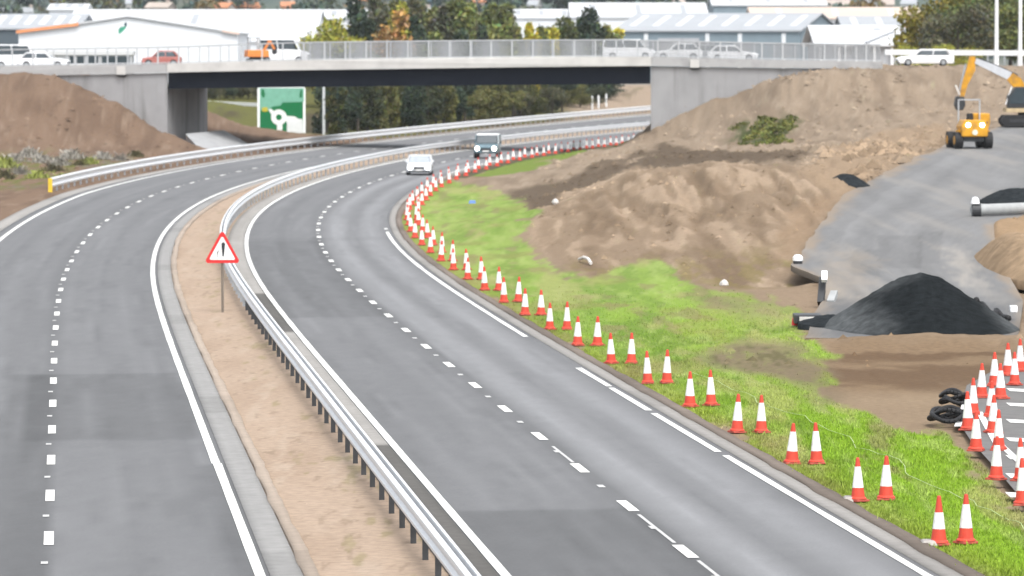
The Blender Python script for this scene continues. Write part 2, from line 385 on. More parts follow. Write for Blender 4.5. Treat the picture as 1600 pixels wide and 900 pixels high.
col = mix(col, (0, 0, 0), mo)+cm*np.clip(mo, 0, 1)[:, None]
# pale clay shoulder beside the slip road
g = zone([(1245, 262), (1290, 235), (1370, 205), (1480, 190), (1480, 225), (1400, 258), (1325, 296), (1300, 300)], .4, 4); col = mix(col, (.225, .175, .13), g*.75)
g = zone([(1230, 330), (1290, 300), (1315, 300), (1285, 345), (1255, 390), (1235, 412), (1210, 400)], .4, 5); col = mix(col, (.20, .15, .108), g*.7)
g = zone([(1000, 232), (1130, 236), (1262, 232), (1262, 246), (1180, 252), (1050, 254), (960, 262), (905, 285), (880, 290)], .3, 14); col = mix(col, (.085, .068, .053), g*.85*smooth(.3, .5, n1+.1))  # dark band above the mound: ditch shade painted into the soil
# brown strip in front of the heap
g = zone([(1285, 530), (1600, 530), (1600, 600), (1510, 612), (1490, 672), (1400, 668), (1320, 640), (1290, 600), (1278, 560)], .5, 6)
ln = vn(x/9+fbm(x/2, y/3, 62, 3)*1.2, y/2.4+fbm(x/1.4, y/4, 63, 4)*1.6, 61)
cg = mix(np.zeros_like(col)+np.array((.150, .112, .078)), (.095, .066, .045), smooth(.5, .8, ln)*.9); cg = mix(cg, (.2, .16, .12), smooth(132, 126, y)*.8)
col = mix(col, (0, 0, 0), g)+cg*np.clip(g, 0, 1)[:, None]
# clay beside the road end (right edge)
g = zone([(1553, 345), (1620, 332), (1640, 460), (1580, 440), (1556, 395)], .2, 7); col = mix(col, (.24, .175, .115), g*.8)
rt_ = np.where(d > 8, 1., 0.)[:, None]; col = col*(1-rt_)+col*rt_*np.array((1.03, .965, .86)); lf_ = np.where((d < -13) & (y < 470), 1., 0.)[:, None]; col = col*(1-lf_)+col*lf_*np.array((.97, .92, .87))
# grass
gp = [roadv(7.9, 60.)]+[roadv(7.9, Yv) for Yv in (84, 100, 120, 150, 180, 210, 240, 270, 300, 330, 346)]
gp += poly_px([(755, 292), (800, 305), (832, 330), (818, 365), (835, 395), (880, 428), (930, 434), (1000, 402), (1035, 420), (1100, 448), (1180, 455), (1225, 475), (1262, 505), (1275, 545), (1290, 600), (1325, 642), (1400, 672), (1490, 684), (1510, 705), (1560, 760), (1600, 798), (1700, 890)])+[Vector((16, 60, 0))]
gr = zone(gp, .7, 8); gr = smooth(.22, .78, gr+(n2-.5)*.9+(n1-.5)*.5); gr = np.where(d < 7.95, 0, gr)
cgr = mix(np.zeros_like(col)+np.array((.145, .235, .022)), (.108, .185, .014), smooth(.45, .7, n1)*.9); cgr = mix(cgr, (.19, .23, .045), smooth(.5, .75, n3)*.75)
cgr = mix(cgr, (.185, .245, .07), smooth(110, 230, y)*.75); cgr = mix(cgr, (.12, .19, .035), smooth(.5, .66, fbm(x/2.5, y/20, 57, 5))*.6); cgr = mix(cgr, (.095, .15, .03), smooth(.5, .68, n1)*.5); cgr = mix(cgr, (.25, .30, .10), smooth(.52, .72, n2)*.45); cgr = mix(cgr, (.16, .13, .07), smooth(.60, .72, fbm(x/.9, y/7, 63, 6))*.6); cgr = mix(cgr, (.25, .24, .10), smooth(.56, .7, fbm(x/1.6, y/14, 59, 5))*.55)
cgr = mix(cgr, (.15, .165, .03), smooth(9.6, 8.2, d)*.55); cgr = mix(cgr, (.17, .15, .06), smooth(.56, .72, fbm(x/2.2, y/7, 58, 4))*.45)
br = zone([(1100, 552), (1180, 533), (1255, 538), (1280, 575), (1262, 600), (1180, 592), (1125, 580)], .5, 9)+zone([(1240, 600), (1290, 590), (1320, 645), (1270, 640)], .5, 10)*.7+zone([(1090, 455), (1200, 460), (1235, 490), (1200, 500), (1120, 480)], .6, 12)*.6
gr = gr*(1-np.clip(br, 0, 1)*.95*smooth(.32, .52, n1*.6+n2*.4+.06)); col = mix(col, (.135, .105, .068), np.clip(br, 0, 1)); col = mix(col, (.08, .07, .035), np.clip(br, 0, 1)*smooth(.55, .68, n2)*.8)
col = mix(col, (0, 0, 0), gr)+cgr*np.clip(gr, 0, 1)[:, None]
# green fringe on the far verge and green patch on the bank
fr = right_fr = np.where((d > 9.0) & (d < 13) & (y > 352) & (y < 440), 1., 0.); col = mix(col, (.12, .16, .035), fr*smooth(.3, .5, n1+.06))
fr = np.where((d > 8.1) & (d < 9.2) & (y > 346), 1., 0.); col = mix(col, (.05, .05, .03), fr*.8)
gp2 = zone([(1140, 222), (1150, 195), (1190, 182), (1250, 180), (1240, 205), (1190, 225)], .7, 13); col = mix(col, (.05, .058, .022), gp2*smooth(.4, .55, n2+.08))
# behind the bridge: rough grass
bh = np.where(y > 462, smooth(462, 480, y), 0)*np.where((d < -15.5) | (d > 11), 1, .0); cbh = mix(np.zeros_like(col)+np.array((.095, .095, .03)), (.06, .05, .03), smooth(.45, .65, n3)); cbh = mix(cbh, (.15, .115, .08), smooth(8, 14, d)*(y < 640)*.9)
col = mix(col, (0, 0, 0), bh)+cbh*np.clip(bh, 0, 1)[:, None]
by = np.where((y > 470) & (x > 5) & (y < 720), 1., 0.)*smooth(5, 9, x); col = mix(col, (.25, .195, .145), by*smooth(.3, .5, n3+.1)); col = mix(col, (.12, .10, .06), by*smooth(.55, .7, n1)*.6)
# median soil
md = np.where((d > -4.2) & (d < .2), 1., 0.); cmd = mix(np.zeros_like(col)+np.array((.305, .235, .178)), (.275, .208, .155), smooth(.45, .75, n1)); cmd = mix(cmd, (.34, .275, .215), smooth(.55, .8, n2)*.6); cmd = mix(cmd, (.15, .14, .05), smooth(.60, .74, fbm(x/.35, y/2.5, 66, 5))*.4*(d > -2.5)); cmd = mix(cmd, (.16, .12, .085), smooth(.66, .76, fbm(x/.2, y/1.4, 67, 4))*.4)
col = mix(col, (0, 0, 0), md)+cmd*np.clip(md, 0, 1)[:, None]
# yards and far hillside
yd = smooth(700, 740, y)*(1-smooth(1150, 1300, y)); col = mix(col, (.16, .16, .155), yd)
hl = smooth(1150, 1300, y); ch = mix(np.zeros_like(col)+np.array((.06, .085, .08)), (.09, .11, .09), smooth(.45, .6, fbm(x/60, y/120, 35, 4))); ch = mix(ch, (.11, .09, .06), smooth(.58, .7, fbm(x/40, y/90, 36, 3))*.6)  # blue-grey haze tint mixed into the hillside colour
col = mix(col, (0, 0, 0), hl)+ch*hl[:, None]
GRASS_W = gr.reshape(GX.shape); GCOL = col.reshape(GX.shape+(3,))
ground = np_mesh('ground', np.stack([x, y, z], -1), gridfaces(*GX.shape), M_ground, col, kind='structure')

# ------------------------------------------------------------------ carriageways and margins
YR = [60.]
while YR[-1] < 700: YR.append(YR[-1]+max(.5, YR[-1]**2/69000*1.5))
YR = np.array(YR)
def strip(name, d0, d1, nd, dz, m, colfn=None, Y=YR, jit=0, skirt=.1):
    D = np.linspace(d0, d1, nd); D = np.concatenate([[d0], D, [d1]])
    G = road(D[None, :], Y[:, None], dz)
    G[:, 0, 2] -= skirt; G[:, -1, 2] -= skirt
    if jit:
        j = (fbm(Y/3, Y*0, 15, 3)-.5)*jit; G[:, :2, 0] += j[:, None]; j = (fbm(Y/2.3, Y*0+5, 18, 3)-.5)*jit; G[:, -2:, 0] += j[:, None]
    c = None
    if colfn is not None: c = colfn(np.broadcast_to(D[None, :], G.shape[:2]).ravel(), G[..., 1].ravel())
    return np_mesh(name, G.reshape(-1, 3), gridfaces(*G.shape[:2]), m, c, kind='structure')
def tarmac(lo, hi, lane, patches, rutA):
    def fn(D, Y):
        u = D-lo; b = np.zeros(len(D))+.133
        for r, a, w in rutA: b = b+a*np.exp(-((u-r)/w)**2)
        b = b*(1+.10*(fbm(u/1.2, Y/14, 3, 4)-.5)+.16*(fbm(u/.35, Y/60, 4, 3)-.5)+.12*(fbm(u/.25, Y/.8, 6, 3)-.5))
        for (a0, a1, y0, y1, f) in patches:
            e = (fbm(u/.6, Y/3, 9, 3)-.5)*.5
            w = smooth(a0-.12, a0+.12, u+e*.3)*(1-smooth(a1-.12, a1+.12, u+e*.3))*smooth(y0-.35, y0+.35, Y+e)*(1-smooth(y1-.35, y1+.35, Y+e))
            b = b*(1+(f-1)*w*(.75+.5*fbm(u/.8, Y/2.5, 12, 3)))
        b = b*(1-.08*smooth(.6, .72, fbm(u/.45, Y/7, 23, 5)))*(1+.10*smooth(.58, .7, fbm(u/.3, Y/18, 24, 5)))
        c = b[:, None]*np.array((.985, 1.0, 1.025))
        return c
    return fn
PL = [(3.9, 8.2, 115.5, 139.8, .84), (3.3, 4.6, 60, 140, .84), (0, 8.6, 372, 700, 1.05), (7.9, 8.5, 60, 108, .82)]
PR = [(.1, 3.75, 60, 96.3, .80), (.1, 3.75, 168, 236, .86), (3.55, 3.95, 60, 240, .9), (.1, 7.6, 236, 240, .93)]
strip('carriageway_away', -12.9, -4.1, 36, 0, M_road, tarmac(-12.6, -4.1, 4.3, PL, [(.8, .012, .5), (2.6, .014, .5), (5.2, .014, .6), (7.0, .012, .6), (4.4, -.012, .35)]))
strip('carriageway_oncoming', -.12, 7.42, 36, 0, M_road, tarmac(-.12, 7.42, 3.7, PR, [(.9, .012, .4), (2.6, .012, .45), (4.7, .058, .6), (6.4, .056, .6), (5.55, -.006, .3), (3.7, -.010, .3)]))
cc = lambda b, s, f: (lambda D, Y: np.array(b)[None]*(1+f*(fbm(D/.5, Y/9, s, 4)-.5))[:, None]*np.where((np.floor(Y/5.9).astype(int) % 7 == 0), .88, 1)[:, None])
M_slabc = mat('channel_concrete_attr', (1, 1, 1), .9, spec=.04, var=.1, scale=3, attr='col')
def chanR(D, Y):
    b = np.array((.255, .245, .23))[None]*(1+.3*(fbm(D/.4, Y/5, 7, 4)-.5))[:, None]
    dk = (1-smooth(112.5, 113.2, Y))+smooth(159, 160, Y)*(1-smooth(185, 186, Y)); return b*(1-.62*dk)[:, None]
strip('median_channel_left', -4.1, -3.52, 4, .012, M_slabc, cc((.235, .232, .225), 5, .12))
strip('median_lip_left', -3.50, -3.26, 3, .03, M_slabc, cc((.30, .25, .205), 8, .4), jit=.10)
strip('median_channel_right', -.93, -.12, 4, .012, M_slabc, chanR)
strip('verge_channel_right', 7.42, 7.8, 3, .012, M_slabc, cc((.24, .23, .215), 6, .15))
strip('verge_edge_right', 7.8, 8.13, 3, .025, M_slabc, cc((.15, .125, .105), 9, .7), jit=.14)
strip('verge_channel_left', -13.75, -12.9, 4, .012, M_slabc, cc((.26, .25, .235), 10, .25))

def line_sheet(name, segs, w, m, dz=.012, jit=0):
    V = []; Fq = []
    for d_, y0, y1 in segs:
        n = max(2, int((y1-y0)/3)+1); Ys = np.linspace(y0, y1, n); o = len(V)
        ww = w*(1+jit*(fbm(Ys/1.7, Ys*0+d_, 3, 3)-.5))
        a = road(d_-ww/2, Ys, dz); b = road(d_+ww/2, Ys, dz)
        for i in range(n): V += [a[i], b[i]]
        Fq += [(o+2*i, o+2*i+1, o+2*i+3, o+2*i+2) for i in range(n-1)]
    o = np_mesh(name, np.array(V), np.array(Fq), m, smooth=False); return tag(o, kind='structure')
line_sheet('edge_line_away_outer', [(-12.33, 60, 690)], .21, M_line)
line_sheet('edge_line_away_inner', [(-4.28, 60, 108.3), (-4.31, 108.3, 690)], .19, M_line, jit=.25)
line_sheet('edge_line_oncoming_inner', [(0, 60, 690)], .18, M_line, jit=.2)
line_sheet('edge_line_oncoming_outer', [(7.2, 60, 108.5), (7.17, 109.5, 121.5), (7.17, 122.5, 131), (7.19, 131.6, 139.5), (7.16, 155.2, 247), (7.16, 250.5, 252), (7.16, 355, 690)], .17, M_line, jit=.5)
def zrow(py): return F*H/(py-HZ)
Y0 = zrow(836)+.7; line_sheet('lane_dashes_away', [(-8.03, Y0-9+9*k-1.3, Y0-9+9*k+1.3) for k in range(62)], .19, M_line)
Y1 = zrow(868)+.2; line_sheet('lane_dashes_oncoming', [(3.615, Y1-9+9*k-1.15, Y1-9+9*k+1.15) for k in range(62)], .21, M_line)
line_sheet('lane_studs_away', [(-8.1, Y0-4.5+9*k-.22, Y0-4.5+9*k+.22) for k in range(36)], .13, M_faded)
line_sheet('lane_studs_oncoming', [(3.58, Y1-4.5+9*k-.3, Y1-4.5+9*k+.3) for k in range(36)], .14, M_faded)
line_sheet('worn_line_oncoming', [(3.64, Y1-12, Y1-1.6), (3.62, Y1+1.6, Y1+7.2), (3.63, Y1+19.5, Y1+24)], .07, M_faded, dz=.008)

# ------------------------------------------------------------------ slip road (new tarmac) with a stepped edge
nS = 70; G = []
def resample(pl, n):
    L = [0]
    for a, b in zip(pl[:-1], pl[1:]): L.append(L[-1]+abs(b.y-a.y)+.3*abs(b.x-a.x))
    t = np.linspace(0, L[-1], n); return np.stack([np.interp(t, L, [p[i] for p in pl]) for i in range(3)], -1)
_jA = fbm(np.arange(140)/5.0, np.zeros(140), 27, 4)-.5; A = resample(SLIP_L, 140); B = resample(SLIP_R, 140)
A[:, 0] += _jA*.6; U = np.linspace(0, 1, nS)
G = A[:, None]*(1-U)[None, :, None]+B[:, None]*U[None, :, None]
G[..., 2] = slip_z(G[..., 1])+(fbm(G[..., 0]/1.5, G[..., 1]/5, 45, 3)-.5)*.05
gx, gy = G[..., 0].ravel(), G[..., 1].ravel(); gu = np.broadcast_to(U[None, :], G.shape[:2]).ravel(); gv = np.broadcast_to(np.linspace(0, 1, 140)[:, None], G.shape[:2]).ravel()
b = .150*(1+.30*(fbm(gx/.8+gy*.02, gy/22, 46, 5)-.5)+.2*(fbm(gx/.2, gy/.7, 47, 3)-.5))
b = b*(1+.38*(fbm(gu*9+.6*fbm(gu*3, gv*5, 53, 3), gv*2.2, 52, 4)-.5))*np.where(gu < .16+.02*np.sin(gv*9), .90, 1.0)
csl = b[:, None]*np.array((1, 1.0, .995)); ed = smooth(.085, .0, np.minimum(gu, (1-gu)*1.2)+(fbm(gx/.7, gy/4, 54, 5)-.5)*.14); csl = mix(csl, (.22, .175, .13), ed*.8)
def softin(pl, a):
    r_ = 0; jx = (fbm(gx/.6, gy/2, 2, 4)-.5)*a*2.2; jy = (fbm(gx/.6, gy/2, 33, 4)-.5)*a*9
    for k in range(9): r_ = r_+inpoly(gx+jx+a*.5*math.cos(k*.7)*(k > 0), gy+jy+a*2.5*math.sin(k*.7)*(k > 0), pl)/9.
    return r_
pale = smooth(.52, .7, fbm(gx/1.0+gy*.03, gy/28, 48, 4)); csl = mix(csl, (.215, .205, .19), pale*.6)
pl_ = [on_slip(*p) for p in ((1283, 470), (1284, 430), (1320, 385), (1350, 395), (1345, 450), (1310, 480))]; w = softin(pl_, 1.0); csl = mix(csl, (.235, .205, .17), w*.6)
pl_ = [on_slip(*p) for p in ((1478, 385), (1500, 385), (1535, 455), (1500, 445))]; w = softin(pl_, .7); csl = mix(csl, (.29, .27, .24), w*.7)
pl_ = [on_slip(*p) for p in ((1250, 530), (1283, 470), (1600, 470), (1600, 530))]; w = softin(pl_, 1.0); csl = mix(csl, (.085, .087, .09), w*.6)
for q, f in ((((1372, 368), (1440, 366), (1440, 420), (1372, 420)), .86), (((1436, 362), (1476, 360), (1470, 410), (1434, 410)), .90), (((1330, 392), (1372, 390), (1376, 430), (1330, 430)), .88)):
    w = inpoly(gx, gy, [on_slip(*p) for p in q]); csl = csl*(1-(1-f)*w)[:, None]
Gs = np.concatenate([G[:, :1]-np.array((0, 0, .24)), G, G[:, -1:]-np.array((0, 0, .32))], 1); Gs = np.concatenate([Gs[:1]-np.array((0, .02, .7)), Gs[:1]-np.array((0, .012, .015)), Gs], 0)
cs2 = csl.reshape(G.shape); cs2 = np.concatenate([cs2[:, :1]*.6, cs2, cs2[:, -1:]*.6], 1); cs2 = np.concatenate([cs2[:1]*0+np.array((.15, .112, .08)), cs2[:1]*0+np.array((.15, .112, .08)), cs2], 0)
np_mesh('slip_road', Gs.reshape(-1, 3), gridfaces(*Gs.shape[:2]), M_road, cs2.reshape(-1, 3), smooth=False, kind='structure')
# coned-off old tarmac at the right edge with white hatching
hp = [on_flat(*p, .0) for p in ((1498, 668), (1512, 612), (1550, 590), (1590, 566), (1720, 556), (1900, 640), (1900, 900), (1640, 850), (1598, 792), (1556, 742), (1520, 702))]
def flat_sheet(name, poly, dz, m, kind='structure'):
    mb = MB(); mb.add([(p.x, p.y, float(terrain(p.x, p.y, False))*0+dz) for p in poly], [tuple(range(len(poly)))]); return tag(mb.build(name, m), kind=kind)
M_old = mat('old_tarmac', (.135, .132, .128), .8, spec=.08, var=.12, scale=3)
flat_sheet('coned_lane', hp[::-1], .16, M_old)
mbh = MB()
for py in (610, 633, 659, 688, 716, 745, 775):
    p = on_flat(1577, py, .16); q = on_flat(1640, py+3, .16); w = .55
    mbh.add([(p.x, p.y-w, .172), (q.x, q.y-w, .172), (q.x, q.y+w, .172), (p.x, p.y+w, .172)], [(0, 1, 2, 3)])
for a, b_ in (((1514, 620), (1498, 668)), ((1532, 645), (1562, 700)), ((1562, 693), (1600, 728))):
    p = on_flat(*a, .16); q = on_flat(*b_, .16); mbh.add([(p.x-.08, p.y, .176), (p.x+.08, p.y, .176), (q.x+.08, q.y, .176), (q.x-.08, q.y, .176)], [(0, 1, 2, 3)])
tag(mbh.build('coned_lane_marking', M_line), kind='structure')

# ------------------------------------------------------------------ grass blades on the verge (uncountable)
def scatter_grass(n, y0, y1, hs):
    xs = rng.uniform(-14, 18, n*14); ys = y0*(y1/y0)**rng.uniform(0, 1, n*14)
    dd = offset_of(xs, ys)
    ri = np.clip(np.searchsorted(rows, ys), 0, len(rows)-1); ci = np.clip(np.searchsorted(cs, xs/ys), 0, len(cs)-1)
    keep = (dd > 8.0) & (rng.uniform(0, 1, len(xs)) < GRASS_W[ri, ci]**2*(1-smooth(100, 195, ys)))
    xs, ys = xs[keep][:n], ys[keep][:n]
    zs = GZ[np.clip(np.searchsorted(rows, ys), 0, len(rows)-1), np.clip(np.searchsorted(cs, xs/ys), 0, len(cs)-1)]
    clump = fbm(xs/.7, ys/2, 31, 4); h = hs*(.4+1.3*clump)*rng.uniform(.5, 1.2, len(xs)); a = rng.uniform(0, 6.283, len(xs)); w = .014+h*.12
    lean = rng.normal(0, .35, (len(xs), 2))*h[:, None]
    b0 = np.stack([xs-w*np.cos(a), ys-w*np.sin(a), zs-.02], -1); b1 = np.stack([xs+w*np.cos(a), ys+w*np.sin(a), zs-.02], -1); t = np.stack([xs+lean[:, 0], ys+lean[:, 1], zs+h], -1)
    V = np.stack([b0, b1, t], 1).reshape(-1, 3); Fq = np.arange(len(V)).reshape(-1, 3)
    c = GCOL[np.clip(np.searchsorted(rows, ys), 0, len(rows)-1), np.clip(np.searchsorted(cs, xs/ys), 0, len(cs)-1)]*rng.uniform(1.05, 1.6, len(xs))[:, None]
    return V, Fq, np.repeat(c, 3, 0)
V1, F1, C1 = scatter_grass(60000, 78, 200, .06); V2, F2, C2 = scatter_grass(3000, 78, 120, .10)
gb = np_mesh('grass', np.concatenate([V1, V2]), np.concatenate([F1, F2+len(V1)]), M_grassb, np.concatenate([C1, C2]), smooth=False, kind='stuff')
tag(gb, 'bright green short grass covering the verge beside the oncoming carriageway', 'grass')

# ------------------------------------------------------------------ traffic cones
def make_cone(label, lo, hi, lean=0):
    t = thing('traffic_cone', label, 'traffic cone', (0, 0, 0), 0)
    r = lambda z: .158-(.158-.034)*z/.92
    mb = MB(); mb.box(-.185, .185, -.185, .185, 0, .045, taper=(.92, .92)); mb.build('base', M_orange_d, t, bevel=.012)
    mb = MB(); mb.lathe([(.185, .05), (.178, .075), (r(.09), .10), (r(lo), lo)], 20); mb.build('body', M_orange, t)
    mb = MB(); mb.lathe([(r(hi), hi), (r(.90), .90), (.026, .92)], 20); mb.build('tip', M_orange, t)
    mb = MB(); mb.lathe([(r(lo)+.004, lo-.01), (r(hi)+.004, hi+.01)], 20); mb.build('sleeve', M_white, t)
    return t
cone_a = make_cone('', .30, .72); cone_b = make_cone('', .315, .60)
for c_ in (cone_a, cone_b): KIDS[c_.name] = list(c_.children)
ORD = 'nearest second third fourth fifth sixth seventh eighth ninth tenth eleventh twelfth thirteenth fourteenth fifteenth sixteenth seventeenth eighteenth nineteenth twentieth'.split()
_used = {'a': False, 'b': False}
def put_cone(kind, p, label, group):
    src = cone_a if kind == 'a' else cone_b; rz = random.uniform(0, 1.5)
    p = Vector((p.x+random.uniform(-.035, .035), p.y+random.uniform(-.2, .2), p.z-.012))
    if not _used[kind]:
        _used[kind] = True; src.location = p; src.rotation_euler.z = rz; src['label'] = label; src['group'] = group; return src
    c_ = dup(src, p, rz, label, group); c_.rotation_euler.x = random.gauss(0, .028); c_.rotation_euler.y = random.gauss(0, .028); q_ = random.uniform(.95, 1.04); c_.scale = (q_, q_, random.uniform(.96, 1.03)); return c_
GV = 'traffic cones set out in pairs along the verge'
Yc = zrow(856); k = 0
while Yc < 520:
    dA = 8.42 if Yc < 300 else 8.42-.3*smooth(300, 360, Yc); gapc = .57
    for side, dd in (('left', dA), ('right', dA+gapc)):
        p = roadv(dd, Yc+random.uniform(-.15, .15)); p.z = float(terrain(p.x, p.y, False))+.03 if Yc > 0 else p.z
        if k == 0: lab = 'cone with short white band, left of the nearest pair on the grass' if side == 'left' else 'cone with tall white band, right of the nearest pair on the grass'
        elif k < 20: lab = f'orange and white cone, {side} one of the {ORD[k]} nearest pair along the grass verge'
        elif Yc < 345: lab = f'small cone on the bend, {side} row, {k-19} past the narrowest part of the kerb'
        else: lab = 'tiny white and orange cone in the line curving away under the bridge'
        put_cone('b' if (k == 0 and side == 'left') else 'a', p, lab, GV)
    k += 1; Yc += 9.0*(.985 if Yc < 300 else .93)
GC = 'traffic cones crowded on the coned off lane at the right edge'
CL = [((1534, 622), 'cone at the far left corner of the hatched lane'), ((1522, 650), 'cone partly hidden in the left row of the hatched lane, second from the far end'),
      ((1514, 673), 'cone by the black pipe coil in the left row of the hatched lane'), ((1525, 705), 'nearest cone of the left row, on the grass edge of the hatched lane'),
      ((1556, 604), 'cone at the far end of the middle row on the hatched lane'), ((1567, 625), 'cone second from the far end of the middle row on the hatched lane'),
      ((1552, 652), 'cone in the middle row of the hatched lane, half hidden by the one in front'), ((1555, 677), 'cone in the middle row of the hatched lane beside the slanting white line'),
      ((1562, 704), 'cone second from the near end of the middle row on the hatched lane'), ((1560, 751), 'nearest cone of the middle row, standing where the hatching meets the grass'),
      ((1587, 602), 'cone in front of the gravel heap end, foremost of the far right row'), ((1594, 581), 'cone standing behind another at the far end of the right row by the heap'),
      ((1599, 752), 'cone cut by the picture edge beside the lower white hatching'), ((1602, 792), 'cone cut by the picture edge at the nearest corner of the hatched lane'),
      ((1578, 588), 'cone farthest back at the top of the hatched lane')]
for (px, py), lab in CL:
    p = on_flat(px, py, .16); p.z = .18; put_cone('a', p, lab, GC)

# thin white tape lying along the right row of cones
pts = [(1085, 585), (1150, 612), (1200, 640), (1252, 655), (1300, 676), (1345, 703), (1390, 717), (1430, 750), (1478, 776), (1530, 790), (1562, 812), (1600, 833), (1650, 860)]
mb = MB(); pv = [hit(*p) for p in pts]
pv2 = []
for a, b_ in zip(pv[:-1], pv[1:]):
    for t in np.linspace(0, 1, 5)[:-1]:
        q = a.lerp(b_, t); q.z = float(terrain(q.x, q.y))+.06+.03*math.sin(t*6.28+a.x*3); q.x += .12*math.sin(q.y*.9); pv2.append(q)
M_tape = mat('pale_tape', (.27, .34, .13), .7, var=.25)
for a, b_ in zip(pv2[:-1], pv2[1:]): mb.bar(a, b_, .022, .008)
tag(mb.build('barrier_tape', M_tape), 'thin pale tape sagging on the grass behind the cone pairs', 'tape')

# ------------------------------------------------------------------ crash barriers
def lat(d, Y):
    c, s = cl(Y); k_ = math.sqrt(1+float(s)**2); return Vector((1/k_, -float(s)/k_, 0))
WB = [(-.02, -.155), (.045, -.13), (.045, -.075), (-.02, -.045), (-.02, .045), (.045, .075), (.045, .13), (-.02, .155), (-.03, .155), (-.03, .05), (.033, .07), (-.03, -.05), (-.03, -.155)]
WBs = [(-.025, -.155), (.045, -.125), (.05, -.08), (-.015, -.04), (-.015, .04), (.05, .08), (.045, .125), (-.025, .155), (-.04, .155), (-.04, -.155)]
def barrier(name, label, cat, d0, y0, y1, off, sides, mrail, pitch, postm, zc=.60, maxp=100, post_d=0, hs=1.0):
    t = thing(name, label, cat, roadv(d0, y0)); inv = -Vector(t.location)
    Ys = [y0]
    while Ys[-1] < y1: Ys.append(Ys[-1]+max(.8, Ys[-1]**2/69000*2.5))
    for sgn in sides:
        path = [(roadv(d0+sgn*off, Yv)+inv+Vector((0, 0, zc)), lat(0, Yv)*(1 if sgn >= 0 else -1)) for Yv in Ys]
        MB().sweep(path, [(a_, b2*hs) for a_, b2 in WBs]).build('beam', mrail, t)
    pm = MB(); k_ = 0; Yv = y0+.6
    while Yv < y1:
        q = roadv(d0+post_d, Yv)+inv; l = lat(0, Yv); f = Vector((-l.y, l.x, 0))
        m_ = MB() if k_ < maxp else pm
        m_.bar(q+Vector((0, 0, -.25)), q+Vector((0, 0, zc+.08)), .11, .07, up=f)
        if sides and off > .1:
            m_.bar(q+l*(-off+.04)+Vector((0, 0, zc)), q+l*(off-.04)+Vector((0, 0, zc)), .07, .16)
        if k_ < maxp: m_.build('post', postm if Yv < 175 else M_galvd, t)
        k_ += 1; Yv += pitch
    if pm.v: tag(pm.build('posts', M_galvd, t), kind='stuff')
    return t
barrier('median_barrier', 'double sided steel crash barrier running along the bare soil median between the carriageways', 'crash barrier', -1.15, 66, 600, .085, (-1, 1), M_rail, 3.0, M_post, zc=.60, hs=1.25)
vb = barrier('verge_guardrail', 'long white guardrail with a yellow end curving past the left bank under the bridge', 'guardrail', -14.9, 304, 640, .07, (1,), M_rail, 3.2, M_galvd, zc=.50, hs=2.0)
vb.location.z += .05
q = roadv(0, 304)-roadv(0, 304); l = lat(0, 304)
MB().box(-.1, .16, -.08, .02, -.1, .78).build('terminal', M_lilac, vb)

# ------------------------------------------------------------------ warning triangle on its post
p = on_flat(347, 478); t = thing('warning_sign', 'red bordered triangular warning sign on a grey post in the median', 'road sign', (p.x, p.y, float(road_z(-2, p.y))), 0)
s_ = p.y/F; zb = (478-403)*s_; w2 = 28.5*s_; hh = 53*s_
def rtri(w, h, r, z0, n=6):
    pts = [(-w, 0), (w, 0), (0, h)]; out = []
    for i in range(3):
        a = Vector(pts[i-1]+(0,)); b = Vector(pts[i]+(0,)); c_ = Vector(pts[(i+1) % 3]+(0,)); u = (a-b).normalized(); v = (c_-b).normalized()
        half = u.angle(v)/2; tl = r/math.tan(half); cen = b+(u+v).normalized()*(r/math.sin(half))
        a0 = math.atan2(*(b+u*tl-cen).yx); a1 = math.atan2(*(b+v*tl-cen).yx)
        while a1-a0 > math.pi: a1 -= 2*math.pi
        while a1-a0 < -math.pi: a1 += 2*math.pi
        out += [(cen.x+r*math.cos(a0+(a1-a0)*k/n), cen.y+r*math.sin(a0+(a1-a0)*k/n)+z0) for k in range(n+1)]
    return out
MB().prism(rtri(w2, hh, .09, zb), lambda a, b: (a, -.02, b), lambda a, b: (a, .01, b)).build('border', M_red, t)
MB().prism(rtri(w2*.74, hh*.72, .05, zb+hh*.095), lambda a, b: (a, -.027, b), lambda a, b: (a, -.0205, b)).build('plate', M_white, t)
mb = MB(); mb.prism([(.0, zb+hh*.20), (.055, zb+hh*.20), (.085, zb+hh*.42), (.105, zb+hh*.56), (.06, zb+hh*.62), (-.02, zb+hh*.60), (-.03, zb+hh*.52), (-.012, zb+hh*.4)], lambda a, b: (a, -.032, b), lambda a, b: (a, -.0275, b))
mb.prism([(-.20, zb+hh*.17), (-.185, zb+hh*.17), (-.16, zb+hh*.30), (-.13, zb+hh*.36), (-.15, zb+hh*.38), (-.19, zb+hh*.31)], lambda a, b: (a, -.032, b), lambda a, b: (a, -.0275, b)).build('pictogram', M_dark, t)
MB().cyl((0, .05, -.3), (0, .05, zb+hh*.55), .045, n=10).build('post', mat('brown_grey_post', (.16, .135, .11), .6), t)

# ------------------------------------------------------------------ green direction sign behind the bridge
Ys_ = 500.; c0 = at(440, 174, Ys_); s_ = Ys_/F; gz = float(terrain(c0.x, Ys_, False))
t = thing('direction_sign', 'large green direction sign with a white roundabout diagram seen under the bridge', 'road sign', (c0.x, Ys_, gz), 0)
z0 = c0.z-gz; Wd, Hd = 37.5*s_, 39*s_
def rrect(w, h, r, n=5):
    o = []
    for cx, cz, a0 in ((w-r, h-r, 0), (-w+r, h-r, 90), (-w+r, -h+r, 180), (w-r, -h+r, 270)):
        o += [(cx+r*math.cos(R(a0+90*k/n)), cz+r*math.sin(R(a0+90*k/n))) for k in range(n+1)]
    return o
def plate(name, poly, y0, y1, m, par=t, n=0):
    return MB().prism(poly, lambda a, b: (a, y0, b+z0), lambda a, b: (a, y1, b+z0)).build(name, m, par)
sp = lambda px, py: ((px-440)*s_, (174-py)*s_)
